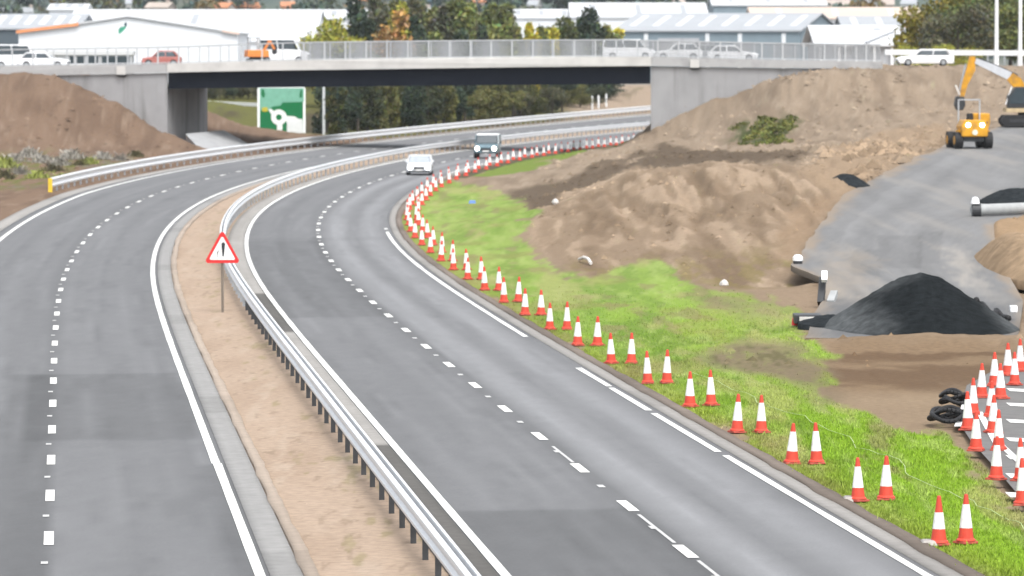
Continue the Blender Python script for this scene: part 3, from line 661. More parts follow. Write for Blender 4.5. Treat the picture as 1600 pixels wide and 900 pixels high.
plate('panel', rrect(Wd, Hd, .35), 0, .08, M_wpaint)
plate('green_field', rrect(Wd*.90, Hd*.92, .2), -.012, -.001, M_green)
plate('destination_band', [sp(*q_) for q_ in ((406, 137.5), (475, 137.5), (475, 159), (442, 160), (438, 165), (427, 166), (420, 172), (407, 172))], -.022, -.013, M_pgreen)
for q_ in (((409, 140), (412.5, 139), (414.5, 147), (413.5, 152), (410.5, 152.5), (408.5, 147)), ((468, 152), (472.5, 152.5), (472.5, 141), (470, 139.5), (468.5, 146))):
    plate('lettering_block', [sp(*a) for a in q_], -.030, -.0235, M_green)
plate('route_patch', [sp(*q_) for q_ in ((409.5, 168), (418, 167), (419, 173), (416, 174.5), (410, 174))], -.035, -.0305, mat('yellow_route_panel', (.42, .36, .03), .5))
# roundabout: ring with three arms
mb = MB(); n = 28; ro, ri = 12.2*s_, 4.6*s_; cx, cz = sp(436, 183); vs = []
for yy in (-.030, -.014):
    for r_ in (ro, ri):
        for k in range(n): vs.append((cx+r_*math.cos(2*math.pi*k/n), yy, cz+z0+r_*math.sin(2*math.pi*k/n)))
fs = [(k, (k+1) % n, n+(k+1) % n, n+k) for k in range(n)]+[(k, (k+1) % n, 2*n+(k+1) % n, 2*n+k) for k in range(n)]
mb.add(vs, fs)
for q_ in (((433, 193), (441.5, 193), (441, 208.5), (433, 208.5)), ((419.5, 171), (424.5, 170), (431.5, 177), (427, 183)), ((444, 183.5), (448, 181), (460, 181.5), (472.5, 189), (473, 192), (449, 192))):
    mb.prism([sp(*a) for a in q_], lambda a, b: (a, -.029, b+z0), lambda a, b: (a, -.0142, b+z0))
mb.build('roundabout_diagram', M_white, t)
plate('pale_destination_block', [sp(*q_) for q_ in ((448.5, 184), (473, 186), (473.5, 209), (448.5, 209))], -.040, -.0305, mat('pale_grey_sign_film', (.62, .63, .64), .5, var=.06, scale=1.5))
plate('pale_corner', [sp(*q_) for q_ in ((418, 204), (423, 201), (431, 204), (432, 208.5), (417, 208.5))], -.028, -.0145, M_pgreen)
for sx in (-.62, .62): MB().cyl((sx*Wd, .16, -.5), (sx*Wd, .16, z0+Hd*.9), .09, n=10).build('post', M_galvd, t)

# ------------------------------------------------------------------ the bridge
YL, YRt = 433.0, 421.0
def bridge_y(px): return YL+(YRt-YL)*(px-262)/(1017-262)
t = thing('road_bridge', 'concrete road bridge with dark steel girders and mesh parapet crossing both carriageways', 'bridge', (-10, 427, 0)); BR = t; iv = -Vector(t.location)
DEP = 13.0
def B(px, py, back=0.0):
    Y = bridge_y(px); v = at(px, py, Y); v.y += back; return v+iv
def quadprism(name, pts_front, back0, back1, m):
    mb = MB(); a = [B(*p, back0) for p in pts_front]; b_ = [B(*p, back1) for p in pts_front]; n = len(a)
    mb.add(a+b_, [tuple(range(n-1, -1, -1)), tuple(range(n, 2*n))]+[(k, (k+1) % n, n+(k+1) % n, n+k) for k in range(n)]); return mb.build(name, m, t)
top = lambda px: np.interp(px, [-160, 0, 262, 400, 640, 800, 1017, 1200, 1375, 1500], [107, 103, 99.5, 95.5, 91.5, 89.5, 88.5, 93, 96, 97])
bot = lambda px: np.interp(px, [-160, 0, 262, 400, 640, 800, 1017, 1200, 1375, 1500], [121, 120, 113.2, 110.5, 107.2, 105, 103, 106, 108, 108.5])
xsp = np.linspace(262, 1017, 13)
quadprism('edge_beam', [(x_, bot(x_)) for x_ in xsp]+[(x_, top(x_)) for x_ in xsp[::-1]], -.35, .35, M_beam)
quadprism('edge_beam', [(x_, bot(x_)) for x_ in xsp]+[(x_, top(x_)) for x_ in xsp[::-1]], DEP-.35, DEP+.35, M_beam)
M_appr = mat('approach_parapet_concrete', (.36, .36, .36), .85, var=.08, scale=.7, stain=((.22, .22, .22), .7, .6))
xl = np.linspace(-160, 261.6, 8); xr = np.linspace(1017.4, 1378, 7)
quadprism('approach_beam', [(x_, bot(x_)) for x_ in xl]+[(x_, top(x_)) for x_ in xl[::-1]], -.30, .30, M_appr)
quadprism('approach_beam', [(x_, bot(x_)) for x_ in xr]+[(x_, top(x_)) for x_ in xr[::-1]], -.30, .30, M_appr)
def swap(name, xs_, y0f, y1f, b0, b1, m): return quadprism(name, [(x_, y1f(x_)) for x_ in xs_]+[(x_, y0f(x_)) for x_ in xs_[::-1]], b0, b1, m)
swap('deck', xsp, lambda x_: top(x_)+5, lambda x_: bot(x_)-1.0, .36, DEP-.36, M_conc)
M_tar = mat('deck_surfacing', (.12, .12, .122), .8)
gtop = lambda x_: bot(x_)+.02
gbot = lambda x_: np.interp(x_, [262, 640, 1017], [137.3, 133, 129.5])
for bk in (.35, 4.2, 8.4, DEP-.35):
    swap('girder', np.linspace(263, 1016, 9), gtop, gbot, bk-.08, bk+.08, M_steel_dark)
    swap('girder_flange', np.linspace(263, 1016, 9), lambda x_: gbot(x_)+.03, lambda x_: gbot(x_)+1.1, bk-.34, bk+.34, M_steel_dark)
# abutments (front wall in the span and a wing wall along the approach)
def wall_mb(p0, p1, y0, y1, zt0, zt1, zb=-1.0):
    mb = MB(); a = Vector((*p0, 0))+Vector((iv.x, iv.y, 0)); b_ = Vector((*p1, 0))+Vector((iv.x, iv.y, 0)); n_ = (b_-a).cross(Vector((0, 0, 1))).normalized()*y0
    vs = []
    for q_, zt in ((a, zt0), (b_, zt1), (b_+n_, zt1), (a+n_, zt0)): vs += [q_+Vector((0, 0, zb)), q_+Vector((0, 0, zt))]
    return mb.add(vs, [(0, 2, 3, 1), (2, 4, 5, 3), (4, 6, 7, 5), (6, 0, 1, 7), (1, 3, 5, 7), (0, 6, 4, 2)])
Lc = B(262, 113.2)-iv; Rc = B(1017, 103)-iv
sl = .145
def wing(name, xs_, lowY, b0, b1, m=M_conc): return swap(name, xs_, lambda x_: bot(x_)+.6, lambda x_: lowY, b0, b1, m)
wing('wing_wall', np.linspace(-100, 262, 6), 235, -.05, .6)
wing('wing_wall', np.linspace(1017, 1300, 6), 235, -.05, .6)
# coping shadow gap strip under the approach beams and the movement joint blocks
def skewwall(name, x0, Y0_, x1, Y1_, zt, th):
    mb = wall_mb((x0, Y0_), (x1, Y1_), th, 0, zt, zt); return mb.build(name, M_conc, t)
skewwall('abutment_wall', Lc.x-.02, Lc.y+.61, Lc.x+DEP*sl+.9, Lc.y+DEP, wz(135, Lc.y), -1.2)
skewwall('abutment_wall', Rc.x+.02, Rc.y+.61, Rc.x+DEP*sl, Rc.y+DEP, wz(128, Rc.y), 1.2)
for px in (190, 1085):
    quadprism('joint_block', [(px-7, top(px)+3), (px+7, top(px)+3), (px+7, bot(px)+1.5), (px-7, bot(px)+1.5)][::-1], -.42, -.302, M_beam)
    quadprism('drain_outlet', [(px-9, bot(px)+1.7), (px+9, bot(px)+1.7), (px+6, bot(px)+5), (px-4, bot(px)+5)][::-1], -.2, -.055, M_dark)
# vertical board marks on the walls
# parapets: posts, rails, mesh
ptop = lambda x_: np.interp(x_, [-160, 0, 262, 470, 640, 800, 970, 1200, 1375], [82, 77, 73, 65.5, 63.5, 62, 61.5, 66.5, 69])
M_mesh = bpy.data.materials.new('parapet_mesh'); M_mesh.use_nodes = True
nt = M_mesh.node_tree; N = nt.nodes; pb = N['Principled BSDF']; pb.inputs['Base Color'].default_value = (.50, .52, .54, 1); pb.inputs['Metallic'].default_value = .3; pb.inputs['Roughness'].default_value = .5
M_infill = mat('grey_infill_bars', (.235, .245, .255), .6, var=.08)
M_galvp = mat('weathered_galvanised_steel', (.42, .435, .45), .55, metal=.2, var=.1, scale=4)
def parapet(bk, main):
    xs_ = np.linspace(-120, 1375, 30)
    mb = MB()
    def rail(f, w, h):
        for a, b_ in zip(xs_[:-1], xs_[1:]): mb.bar(B(a, f(a), bk), B(b_, f(b_), bk), w, h)
    rail(lambda x_: ptop(x_)+.8, .10, .10)
    mb.build('top_rail', M_galvp, t)
    mb = MB(); rail(lambda x_: top(x_)-1.4, .08, .08); mb.build('lower_rail', M_galvp, t)
    px = -110; k = 0
    while px < 1376:
        MB().bar(B(px, top(px)+.6, bk-.04), B(px, ptop(px), bk-.04), .13, .12).build('post', M_galvp, t); px += 32.5; k += 1
    # infill of slender bars: one panel per run
    for x0, x1, nm in ((470, 1375, 'bar_infill'),) if main else ((470, 1375, 'bar_infill'),):
        mb = MB()
        for px in np.arange(x0, x1, 2.05): mb.bar(B(px, top(px)-1, bk), B(px, ptop(px)+1.2, bk), .066 if main else .05, .03)
        for fr_ in (.2, .4, .6, .8):
            q_ = np.linspace(x0, x1, 16)
            for a, b_ in zip(q_[:-1], q_[1:]): mb.bar(B(a, top(a)+(ptop(a)-top(a))*fr_, bk), B(b_, top(b_)+(ptop(b_)-top(b_))*fr_, bk), .02, .02)
        mb.build(nm, M_infill, t)
parapet(-.05, True); parapet(DEP, False)
# pale concrete slope at the foot of the left abutment
mb = MB(); A_ = [at(*q_) for q_ in ((290, 209, 429), (350, 203, 439), (400, 231, 436), (390, 236, 431), (316, 237, 422))]
b_ = [v+Vector((0, 1.0, -.9)) for v in A_]; n = 5
mb.add([v+iv for v in A_+b_], [(4, 3, 2, 1, 0), (5, 6, 7, 8, 9)]+[(k, (k+1) % n, n+(k+1) % n, n+k) for k in range(n)])
mb.build('paved_slope', mat('paved_slope_concrete', (.30, .305, .31), .8, var=.15, scale=1.2), t)
# road surface on the approaches and deck
mb = MB()
for a, b2 in zip(np.linspace(-160, 1375, 12)[:-1], np.linspace(-160, 1375, 12)[1:]):
    mb.add([B(a, top(a)+4.4, .4), B(b2, top(b2)+4.4, .4), B(b2, top(b2)+4.4, DEP-.4), B(a, top(a)+4.4, DEP-.4)], [(0, 1, 2, 3)])
mb.build('deck_surface', M_tar, t)

# ------------------------------------------------------------------ road vehicles
def loft(mb, secs, mi=0, cap=True):
    """secs: list of rings of equal length"""
    n = len(secs[0]); vs = [p for r_ in secs for p in r_]; fs = []
    for i in range(len(secs)-1):
        for k in range(n): fs.append((i*n+k, i*n+(k+1) % n, (i+1)*n+(k+1) % n, (i+1)*n+k))
    if cap: fs += [tuple(range(n-1, -1, -1)), tuple(range((len(secs)-1)*n, len(secs)*n))]
    return mb.add(vs, fs, mi)
def make_vehicle(name, label, cat, loc, rz, L, W, Hh, paint, belt, hood, ws0, ws1, rw1, rw0, roofm=None, boxy=False, lamp=None, wheel=.32, clear=.2, bull=False, detail=True, group=None, glassm=None):
    """car facing -Y (front at y=-L/2). ws0/ws1: foot and head of the windscreen, rw1/rw0: head and foot of the rear window (fractions of the length)"""
    t = thing(name, label, cat, loc, rz, group); w2 = W/2; y = lambda f: -L/2+f*L
    tk = .97 if boxy else .86
    def ring(f, zt, zb, wt, wb):
        return [Vector((-wb*.93, y(f), zb)), Vector((-wb, y(f), zb+.16)), Vector((-wt, y(f), zt-.07)), Vector((-wt*.93, y(f), zt)), Vector((wt*.93, y(f), zt)), Vector((wt, y(f), zt-.07)), Vector((wb, y(f), zb+.16)), Vector((wb*.93, y(f), zb))]
    mb = MB(); fr = .80 if not boxy else .97
    loft(mb, [ring(0, hood*.82, clear+.08, w2*fr*.95, w2*fr), ring(.03, hood*.95, clear, w2*(fr+.08 if not boxy else .98), w2*.97), ring(.12, hood, clear, w2*.97, w2), ring(ws0, belt, clear, w2*.98, w2), ring(.5, belt, clear, w2*.985, w2), ring(rw0, belt*1.01, clear, w2*.97, w2), ring(.97, belt*.98, clear+.02, w2*.93, w2*.97), ring(1, belt*.9, clear+.15, w2*.88, w2*.93)])
    body = mb.build('body', paint, t, smooth=False, bevel=.02)
    def gring(f, z, k_): return [Vector((-w2*k_, y(f), z)), Vector((w2*k_, y(f), z))]
    b_ = belt-.01; zr = Hh
    mb = MB()   # roof
    rt = [Vector((-w2*tk*.93, y(ws1), zr-.05)), Vector((w2*tk*.93, y(ws1), zr-.05)), Vector((w2*tk*.93, y(rw1), zr-.04)), Vector((-w2*tk*.93, y(rw1), zr-.04))]
    ru = [Vector((v.x*.9, v.y*.96, zr)) for v in rt]; lo = [v-Vector((0, 0, .05)) for v in rt]
    mb.add(lo+rt+ru, [(3, 2, 1, 0), (8, 9, 10, 11)]+[(a, (a+1) % 4, 4+(a+1) % 4, 4+a) for a in range(4)]+[(4+a, 4+(a+1) % 4, 8+(a+1) % 4, 8+a) for a in range(4)])
    mb.build('roof', roofm or paint, t, smooth=False)
    P4 = lambda a, c_, k0, k1: [Vector((-w2*k0, y(a), b_)), Vector((w2*k0, y(a), b_)), Vector((w2*k1, y(c_), zr-.09)), Vector((-w2*k1, y(c_), zr-.09))]
    ws = P4(ws0, ws1, .95, tk*.93); rw = P4(rw0, rw1, .95, tk*.93)
    def pane(q_, nm, th=.03):
        n_ = (q_[1]-q_[0]).cross(q_[2]-q_[1]).normalized()*th; c_ = sum(q_, Vector())/4; q2 = [c_+(v-c_)*.9 for v in q_]
        MB().add([v-n_*.5 for v in q2]+[v+n_*.5 for v in q2], [(3, 2, 1, 0), (4, 5, 6, 7)]+[(a, (a+1) % 4, 4+(a+1) % 4, 4+a) for a in range(4)]).build(nm, (glassm or M_glass) if nm == 'windscreen' else M_glass, t)
    pane(ws, 'windscreen'); pane(rw, 'rear_window')
    for sx in (-1, 1):
        q_ = [Vector((sx*w2*.96, y(ws0+.03), b_)), Vector((sx*w2*.96, y(rw0-.03), b_)), Vector((sx*w2*tk*.94, y(rw1), zr-.1)), Vector((sx*w2*tk*.94, y(ws1+.02), zr-.1))]; pane(q_, 'side_window')
    for sx in (-1, 1):
        k0, k1 = .955*sx*w2, tk*.93*sx*w2
        for f0, f1 in ((ws0, ws1), ((ws0+rw0)/2, (ws1+rw1)/2), (rw0, rw1)): MB().bar((k0, y(f0), b_-.03), (k1, y(f1), zr-.07), .07, .09).build('pillar', paint, t)
    for sx in (-1, 1):
        for f_ in (.18, .81):
            w_ = MB().cyl((sx*w2*.78, y(f_), wheel), (sx*w2*1.005, y(f_), wheel), wheel, n=18).build('wheel', M_black, t)
            MB().cyl((sx*w2*1.0, y(f_), wheel), (sx*(w2*1.012), y(f_), wheel), wheel*.62, n=14).build('rim', M_silver, w_)
        hz = hood*.72; r_ = .12 if not boxy else .125
        MB().cyl((sx*w2*.70, y(0)-.055, hz), (sx*w2*.70, y(.06), hz), r_*(1.35 if lamp else 1), n=16).build('headlight', lamp or M_galv, t)
        MB().box(sx*w2*1.04-.09, sx*w2*1.04+.09, y(ws0+.03), y(ws0+.06), belt+.02, belt+.17).build('wing_mirror', M_dark if boxy else paint, t)
    MB().box(-w2*.42, w2*.42, y(0)-.02, y(.05), hood*.52, hood*.75).build('grille', M_dark, t)
    MB().box(-w2*.86, w2*.86, y(0)-.03, y(.06), clear+.04, hood*.44).build('bumper', M_dark, t, bevel=.02)
    MB().box(-.26, .26, y(0)-.045, y(0)-.031, clear+.13, clear+.24).build('number_plate', M_white, t)
    return t
M_spaint = mat('silver_white_paint', (.55, .57, .59), .35, var=.03, coat=.3); M_glass_l = mat('sky_painted_glass', (.30, .33, .36), .15, var=.1, spec=.6)  # pale windscreen colour has the sky reflection painted in
def heading(Y): c, s = cl(Y); return -math.atan(float(s))
p = roadv(6.1, 354); X_ = wx(656, 352)
p = Vector((X_, 352, 0)); p.z = float(road_z(offset_of(p.x, 352.), 352.))+.005
make_vehicle('saloon_car', 'small white car with both headlights on, leading the oncoming traffic', 'car', p, heading(352)+.06, 4.1, 1.85, 1.46, M_spaint, .92, .80, .30, .46, .82, .95, lamp=M_lampw, glassm=M_glass_l)
p = Vector((wx(762, 398), 398, 0)); p.z = float(road_z(offset_of(p.x, 398.), 398.))+.005
make_vehicle('off_road_car', 'tall blue grey off-roader with white roof and lit headlights by the cones', 'car', p, heading(398)+.05, 4.4, 2.0, 2.0, M_bluecar, 1.22, 1.15, .30, .38, .93, .97, roofm=M_wpaint, boxy=True, lamp=M_lamp, wheel=.40, clear=.42)

# vehicles on and behind the bridge (seen through the parapet)
def deckpos(px, back): v = B(px, top(px)+4.4, back)-iv; return v
vans = [('van', 'white van parked on the deck left of the mesh parapet', 'van', 438, 6.0, R(88), 4.6, 1.95, 2.25, M_wpaint, 1.25, 1.12, .17, .26, .97, .99, True),
        ('parked_car', 'red car behind the plain railing of the left bridge approach', 'car', 247, 5.0, R(-90), 3.6, 1.7, 1.45, M_redcar, .9, .82, .28, .42, .80, .94, False),
        ('parked_car', 'white car behind the parapet just right of the span', 'car', 1062, 3.4, R(-92), 4.2, 1.75, 1.5, M_wpaint, .92, .82, .3, .44, .82, .95, False),
        ('parked_car', 'dark grey car with pale roof right of the span, beside a white car', 'car', 1096, 6.8, R(-84), 3.9, 1.75, 1.45, M_silver, .9, .82, .3, .44, .82, .95, False),
        ('parked_car', 'white low car on the right approach near the grey joint', 'car', 1148, 4.6, R(90), 4.4, 1.75, 1.42, M_wpaint, .9, .8, .3, .44, .82, .95, False),
        ('van', 'white panel van at the far right end of the bar parapet', 'van', 985, 8.0, R(90), 4.6, 1.95, 1.8, M_wpaint, 1.05, .95, .17, .26, .97, .99, True)]
for nm, lab, cat, px, bk, rz, L, W, Hh, pt, be, ho, a0, a1, a2, a3, bx in vans:
    v = deckpos(px, bk); make_vehicle(nm, lab, cat, v, rz, L, W, Hh, pt, be, ho, a0, a1, a2, a3, boxy=bx, group=None)
v = at(1445, 110.5, 432); v.z = float(terrain(v.x, v.y, False))+.02
make_vehicle('estate_car', 'white estate car parked side-on at the top of the bare bank', 'car', v, R(-90), 5.0, 1.85, 1.5, M_wpaint, .95, .85, .27, .40, .88, .97)
for px, bk, rz, lab, bx in ((14, 8, R(92), 'white van parked left of the grey site cabin, nearest the picture edge', True), (62, 4, R(86), 'white hatchback on the far left approach below the slate wall', False)):
    v = deckpos(px, bk)
    make_vehicle('parked_vehicle', lab, 'van' if bx else 'car', v, rz, 4.6, 1.9, 2.2 if bx else 1.45, M_wpaint, 1.25 if bx else .92, 1.1 if bx else .82, .17 if bx else .3, .26 if bx else .44, .97 if bx else .82, .99 if bx else .95, boxy=bx)
# orange digger on the bridge deck
v = deckpos(400, 1.6); t = thing('mini_digger', 'small orange digger with an open cab frame standing on the bridge deck', 'digger', v, R(15))
for sx in (-1, 1): MB().box(sx*.62-.17, sx*.62+.17, -.95, .95, 0, .48, taper=(1, .86)).build('track', M_black, t, bevel=.06)
MB().box(-.55, .55, -.6, .6, .3, .62).build('undercarriage', M_dark, t)
MB().box(-1.0, 1.0, -.8, .9, .62, 1.25, taper=(.96, .9)).build('bonnet', M_orpaint, t, bevel=.06)
mb = MB()
for a in (-.75, .15):
    for b2 in (-.6, .35): mb.bar((a, b2, 1.2), (a*.95, b2, 2.35), .09, .09)
mb.box(-.85, .25, -.7, .45, 2.3, 2.4).build('cab_frame', M_galvd, t)
mb = MB(); mb.bar((.5, -.5, 1.1), (1.05, -.7, 2.1), .2, .22); mb.bar((1.05, -.7, 2.1), (1.5, -.7, 1.3), .16, .18); mb.build('boom', M_orpaint, t)
MB().prism([(1.3, 1.3), (1.65, 1.35), (1.7, 1.0), (1.45, .85), (1.3, 1.0)], lambda a, b: (a, -.95, b), lambda a, b: (a, -.45, b)).build('bucket', M_dark, t)

# ------------------------------------------------------------------ big excavator at the right edge
YE = 357.; sE = YE/F; gE = float(slip_z(YE)); cx = wx(1606, YE)
t = thing('excavator', 'big yellow tracked excavator with raised arm and black cab at the right edge', 'excavator', (cx, YE, gE)); E = lambda px, py, dy=0: Vector(((px-800)*sE-cx, dy, H-(py-HZ)*sE-gE))
for dy in (-1.05, 1.15):
    tr = MB(); pr = [(-2.1, .35), (-1.85, .06), (1.85, .06), (2.1, .35), (2.1, .62), (1.85, .9), (-1.85, .9), (-2.1, .62)]
    o = tr.prism(pr, lambda a, b, dy=dy: (a, dy-.28, b), lambda a, b, dy=dy: (a, dy+.28, b)).build('track', M_black, t, bevel=.04)
    MB().box(-1.5, 1.5, dy-.3, dy+.3, .38, .62).build('track_frame', M_dark, o)
MB().cyl((0, 0, .7), (0, 0, 1.15), .75, n=20).build('slew_ring', M_dark, t)
MB().box(-1.75, 2.3, -1.3, 1.3, 1.12, 1.42).build('deck_plate', mat('dusty_yellow', (.42, .33, .2), .7, var=.2), t)
MB().box(-.1, 2.5, -1.3, 1.3, 1.42, 2.35, taper=(.97, .95)).build('engine_cover', M_yellow, t, bevel=.08)
MB().prism([(-1.65, 1.42), (0.05, 1.42), (0.05, 3.0), (-1.05, 3.0), (-1.65, 2.3)], lambda a, b: (a, -1.28, b), lambda a, b: (a, -.15, b)).build('cab', M_dark, t, bevel=.05)
MB().prism([(-1.5, 1.75), (-.15, 1.75), (-.15, 2.85), (-1.0, 2.85), (-1.5, 2.25)], lambda a, b: (a, -1.31, b), lambda a, b: (a, -1.285, b)).build('cab_window', M_glass, t)
MB().bar((-1.78, -1.05, 1.7), (-1.35, -1.05, 3.0), .22, .06).build('cab_guard', M_wpaint, t)
def arm(name, pts, wids, y0, y1, m):
    up = []; dn = []
    for i, (p_, w_) in enumerate(zip(pts, wids)):
        d_ = (pts[min(i+1, len(pts)-1)]-pts[max(i-1, 0)]); n_ = Vector((-d_.z, 0, d_.x)).normalized(); up.append(p_+n_*w_); dn.append(p_-n_*w_)
    poly = [(v.x, v.z) for v in up+dn[::-1]]
    return MB().prism(poly, lambda a, b: (a, y0, b), lambda a, b: (a, y1, b)).build(name, m, t)
el = E(1524, 95)
arm('boom', [E(1605, 152), E(1588, 128), E(1578, 119)], [.28, .42, .34], .12, .58, M_yellow)
arm('boom_front', [E(1578, 119), E(1550, 106), el], [.31, .27, .2], .14, .56, mat('pale_boom_steel', (.45, .47, .5), .5, var=.1))
arm('stick', [E(1519, 88), E(1517, 108), E(1507, 132), E(1503, 152)], [.22, .32, .22, .15], .18, .52, M_yellow)
mb = MB(); mb.cyl(E(1590, 118, .35), E(1545, 98, .35), .1, n=10); mb.cyl(E(1546, 98, .35), E(1530, 91, .35), .055, n=10); mb.build('hydraulic_ram', M_dark, t)
mb = MB(); mb.cyl(E(1528, 93, .35), E(1512, 112, .35), .09, n=10).build('pivot', M_dark, t)
mb = MB(); mb.cyl(E(1509, 100, .35), E(1500, 140, .35), .08, n=10).build('hydraulic_ram', M_galvd, t)
bk_ = [E(*q_) for q_ in ((1494, 150), (1506, 151), (1508, 164), (1504, 172), (1495, 172), (1491, 164))]
MB().prism([(v.x, v.z) for v in bk_], lambda a, b: (a, -.15, b), lambda a, b: (a, .95, b)).build('bucket', M_dark, t, bevel=.04)
mb = MB(); mb.bar(E(1493, 133, .35), E(1500, 148, .35), .3, .12).build('linkage', M_rock, t)

# ------------------------------------------------------------------ yellow wheeled site dumper coming towards the camera
YD = 314.; sD = YD/F; t = dump_ = thing('site_dumper', 'yellow wheeled dumper with two white lamps driving down the grey slip road', 'dumper', (wx(1515, YD), YD, float(slip_z(YD))+.01), R(6))
for sx in (-1, 1):
    for yy in (-.95, 1.25):
        o = MB().cyl((sx*.66, yy, .50), (sx*1.12, yy, .50), .50, n=20).build('wheel', M_black, t); MB().cyl((sx*1.1, yy, .50), (sx*1.135, yy, .50), .26, n=14).build('rim', M_yellow, o)
MB().box(-.6, .6, -1.35, 1.7, .42, .72).build('chassis', M_dark, t)
MB().prism([(-.78, .72), (.78, .72), (.80, 1.35), (.62, 1.72), (-.62, 1.72), (-.80, 1.35)], lambda a, b: (a, -1.55, b), lambda a, b: (a*.96, .2, b)).build('bonnet', M_yellow, t, bevel=.06)
MB().box(-.95, .95, -1.2, -.5, 1.0, 1.1).build('mudguard', M_yellow, t)
for sx in (-1, 1): MB().cyl((sx*.42, -1.62, 1.42), (sx*.42, -1.5, 1.42), .13, n=14).build('headlight', M_lampw, t)
MB().cyl((0, -1.575, .98), (0, -1.552, .98), .17, n=16).build('badge', mat('pale_badge', (.6, .62, .5), .5), t)
MB().box(-.22, .18, -.3, .1, 1.7, 2.12, taper=(.8, .8)).build('driver_seat', M_black, t, bevel=.04)
mb = MB()
for sx in (-.62, .66): mb.bar((sx, .35, 1.1), (sx, .35, 2.95), .08, .08)
mb.bar((-.66, .35, 2.93), (.70, .35, 2.93), .08, .08).build('roll_bar', M_galvd, t)
MB().prism([(.35, 1.05), (1.2, 1.05), (1.35, 1.55), (1.32, 2.1), (.3, 2.1)], lambda a, b: (a, .5, b), lambda a, b: (a, 2.0, b)).build('skip', M_yellow, t, bevel=.06)
MB().box(.82, 1.0, -.4, .45, .7, 1.6).build('side_tank', M_dark, t, bevel=.03); dump_.scale = (1.1, 1.1, 1.08)

# ------------------------------------------------------------------ heaps
def heap(name, label, cat, c, a, b_, h, m, seed, prof=1.25, n=90, flat=.0, rz=0):
    rr = np.linspace(0, 1, 44); th = np.linspace(0, 2*math.pi, n, endpoint=False); Rr, T = np.meshgrid(rr, th, indexing='ij')
    wob = 1+.16*(fbm(np.cos(T)*1.6+5, np.sin(T)*1.6+seed, seed, 3)-.5)
    X = Rr*np.cos(T)*a*wob; Y = Rr*np.sin(T)*b_*wob
    Z = h*(np.clip(1-Rr**prof, 0, 1))*(1-.10*np.exp(-(Rr/.22)**2))+h*.12*(fbm(X/.9, Y/1.6, seed+3, 5)-.5)*(1-Rr)+.10*(fbm(X/.22, Y/.22, seed+9, 3)-.5)*(1-Rr**3)
    Z[-1] = -.25
    V = np.stack([X, Y, Z], -1).reshape(-1, 3); k_ = np.arange(len(rr)-1)[:, None]*n; j = np.arange(n)[None]
    Fq = np.stack([k_+j, k_+(j+1) % n, k_+n+(j+1) % n, k_+n+j], -1).reshape(-1, 4)
    o = np_mesh(name, V, Fq[:, ::-1], m, smooth=True); o.location = c; o.rotation_euler.z = rz; return tag(o, label, cat)
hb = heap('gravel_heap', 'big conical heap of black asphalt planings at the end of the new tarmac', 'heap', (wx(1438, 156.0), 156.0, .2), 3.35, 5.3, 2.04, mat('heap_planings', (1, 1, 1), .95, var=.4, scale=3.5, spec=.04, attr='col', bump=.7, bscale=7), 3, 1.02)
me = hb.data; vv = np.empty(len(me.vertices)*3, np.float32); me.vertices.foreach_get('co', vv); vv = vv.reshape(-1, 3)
pale_rim = np.clip(smooth(.42, 1.0, np.abs(vv[:, 0]-.35)/2.9+.12*(vv[:, 2] > 1.2)+.25*smooth(1.2, 1.9, vv[:, 2])+.5*(fbm(vv[:, 0]/.9, vv[:, 1]/2, 5, 5)-.5)), 0, 1)  # planings turn paler towards both sides and the top
hc_ = np.ones((len(vv), 4), np.float32); hc_[:, :3] = mix(np.zeros((len(vv), 3))+np.array((.0095, .0115, .0125)), (.066, .071, .073), pale_rim); at_ = me.attributes.new('col', 'FLOAT_COLOR', 'POINT'); at_.data.foreach_set('color', hc_.ravel())
c0 = on_slip(1322, 289); heap('gravel_heap', 'small low heap of dark gravel against the pale clay shoulder', 'heap', (c0.x, c0.y, c0.z-.05), 1.35, 3.2, .75, M_gravel, 8, 1.3)
c0 = on_slip(1592, 316); heap('gravel_heap', 'dark flat gravel pile behind the grey pipe at the right edge', 'heap', (c0.x, c0.y, c0.z), 2.1, 4, .75, M_gravel, 12, 1.8)
c0 = on_slip(1300, 505); heap('gravel_heap', 'thin black spill of planings at the left foot of the big heap', 'heap', (c0.x, c0.y, c0.z), 1.1, 2.5, .28, M_gravel, 15, 1.4)
M_clay = mat('orange_clay', (.23, .165, .105), .95, var=.3, scale=1.2, bump=.5, bscale=5, spec=.03)
c0 = on_slip(1606, 420); heap('clay_heap', 'pale orange clay heap at the right edge of the slip road', 'heap', (c0.x, c0.y+3, c0.z-.2), 1.7, 12, 1.6, M_clay, 21, 1.5)

# ------------------------------------------------------------------ pipes, coils and odd site things
c0 = on_slip(1521, 338); c1 = on_slip(1680, 332); v0 = Vector((c0.x, c0.y, c0.z+.3)); v1 = Vector((c1.x, c1.y, c1.z+.3))
t = thing('drain_pipe', 'long grey pipe lying across the slip road with a dark open end', 'pipe', v0)
MB().cyl((0, 0, 0), v1-v0, .27, n=20).build('tube', M_pipe, t, smooth=False)
MB().cyl((-.06, 0, -.03), (.35, 0, -.03), .34, n=20).build('collar', M_dark, t)
MB().box(-.12, .3, -.3, .3, .28, .62, taper=(.6, .6)).build('end_cap', M_wpaint, t, bevel=.08)
def coil(label, c, r0, n, rt):
    mb = MB()
    for k in range(n):
        rr = r0*random.uniform(.75, 1.1); ox, oy = random.uniform(-.08, .08), random.uniform(-.3, .3); pts_ = [Vector((ox+rr*math.cos(a), oy+rr*1.6*math.sin(a), rt+k*rt*1.1+.07*(1+math.sin(2*a+k*1.7)))) for a in np.linspace(0, 2*math.pi, 25)]
        for a, b2 in zip(pts_[:-1], pts_[1:]): mb.cyl(a, b2, rt, n=8, caps=False)
    o = mb.build('pipe_coil', M_black, smooth=True, loc=c); return tag(o, label, 'pipe coil')
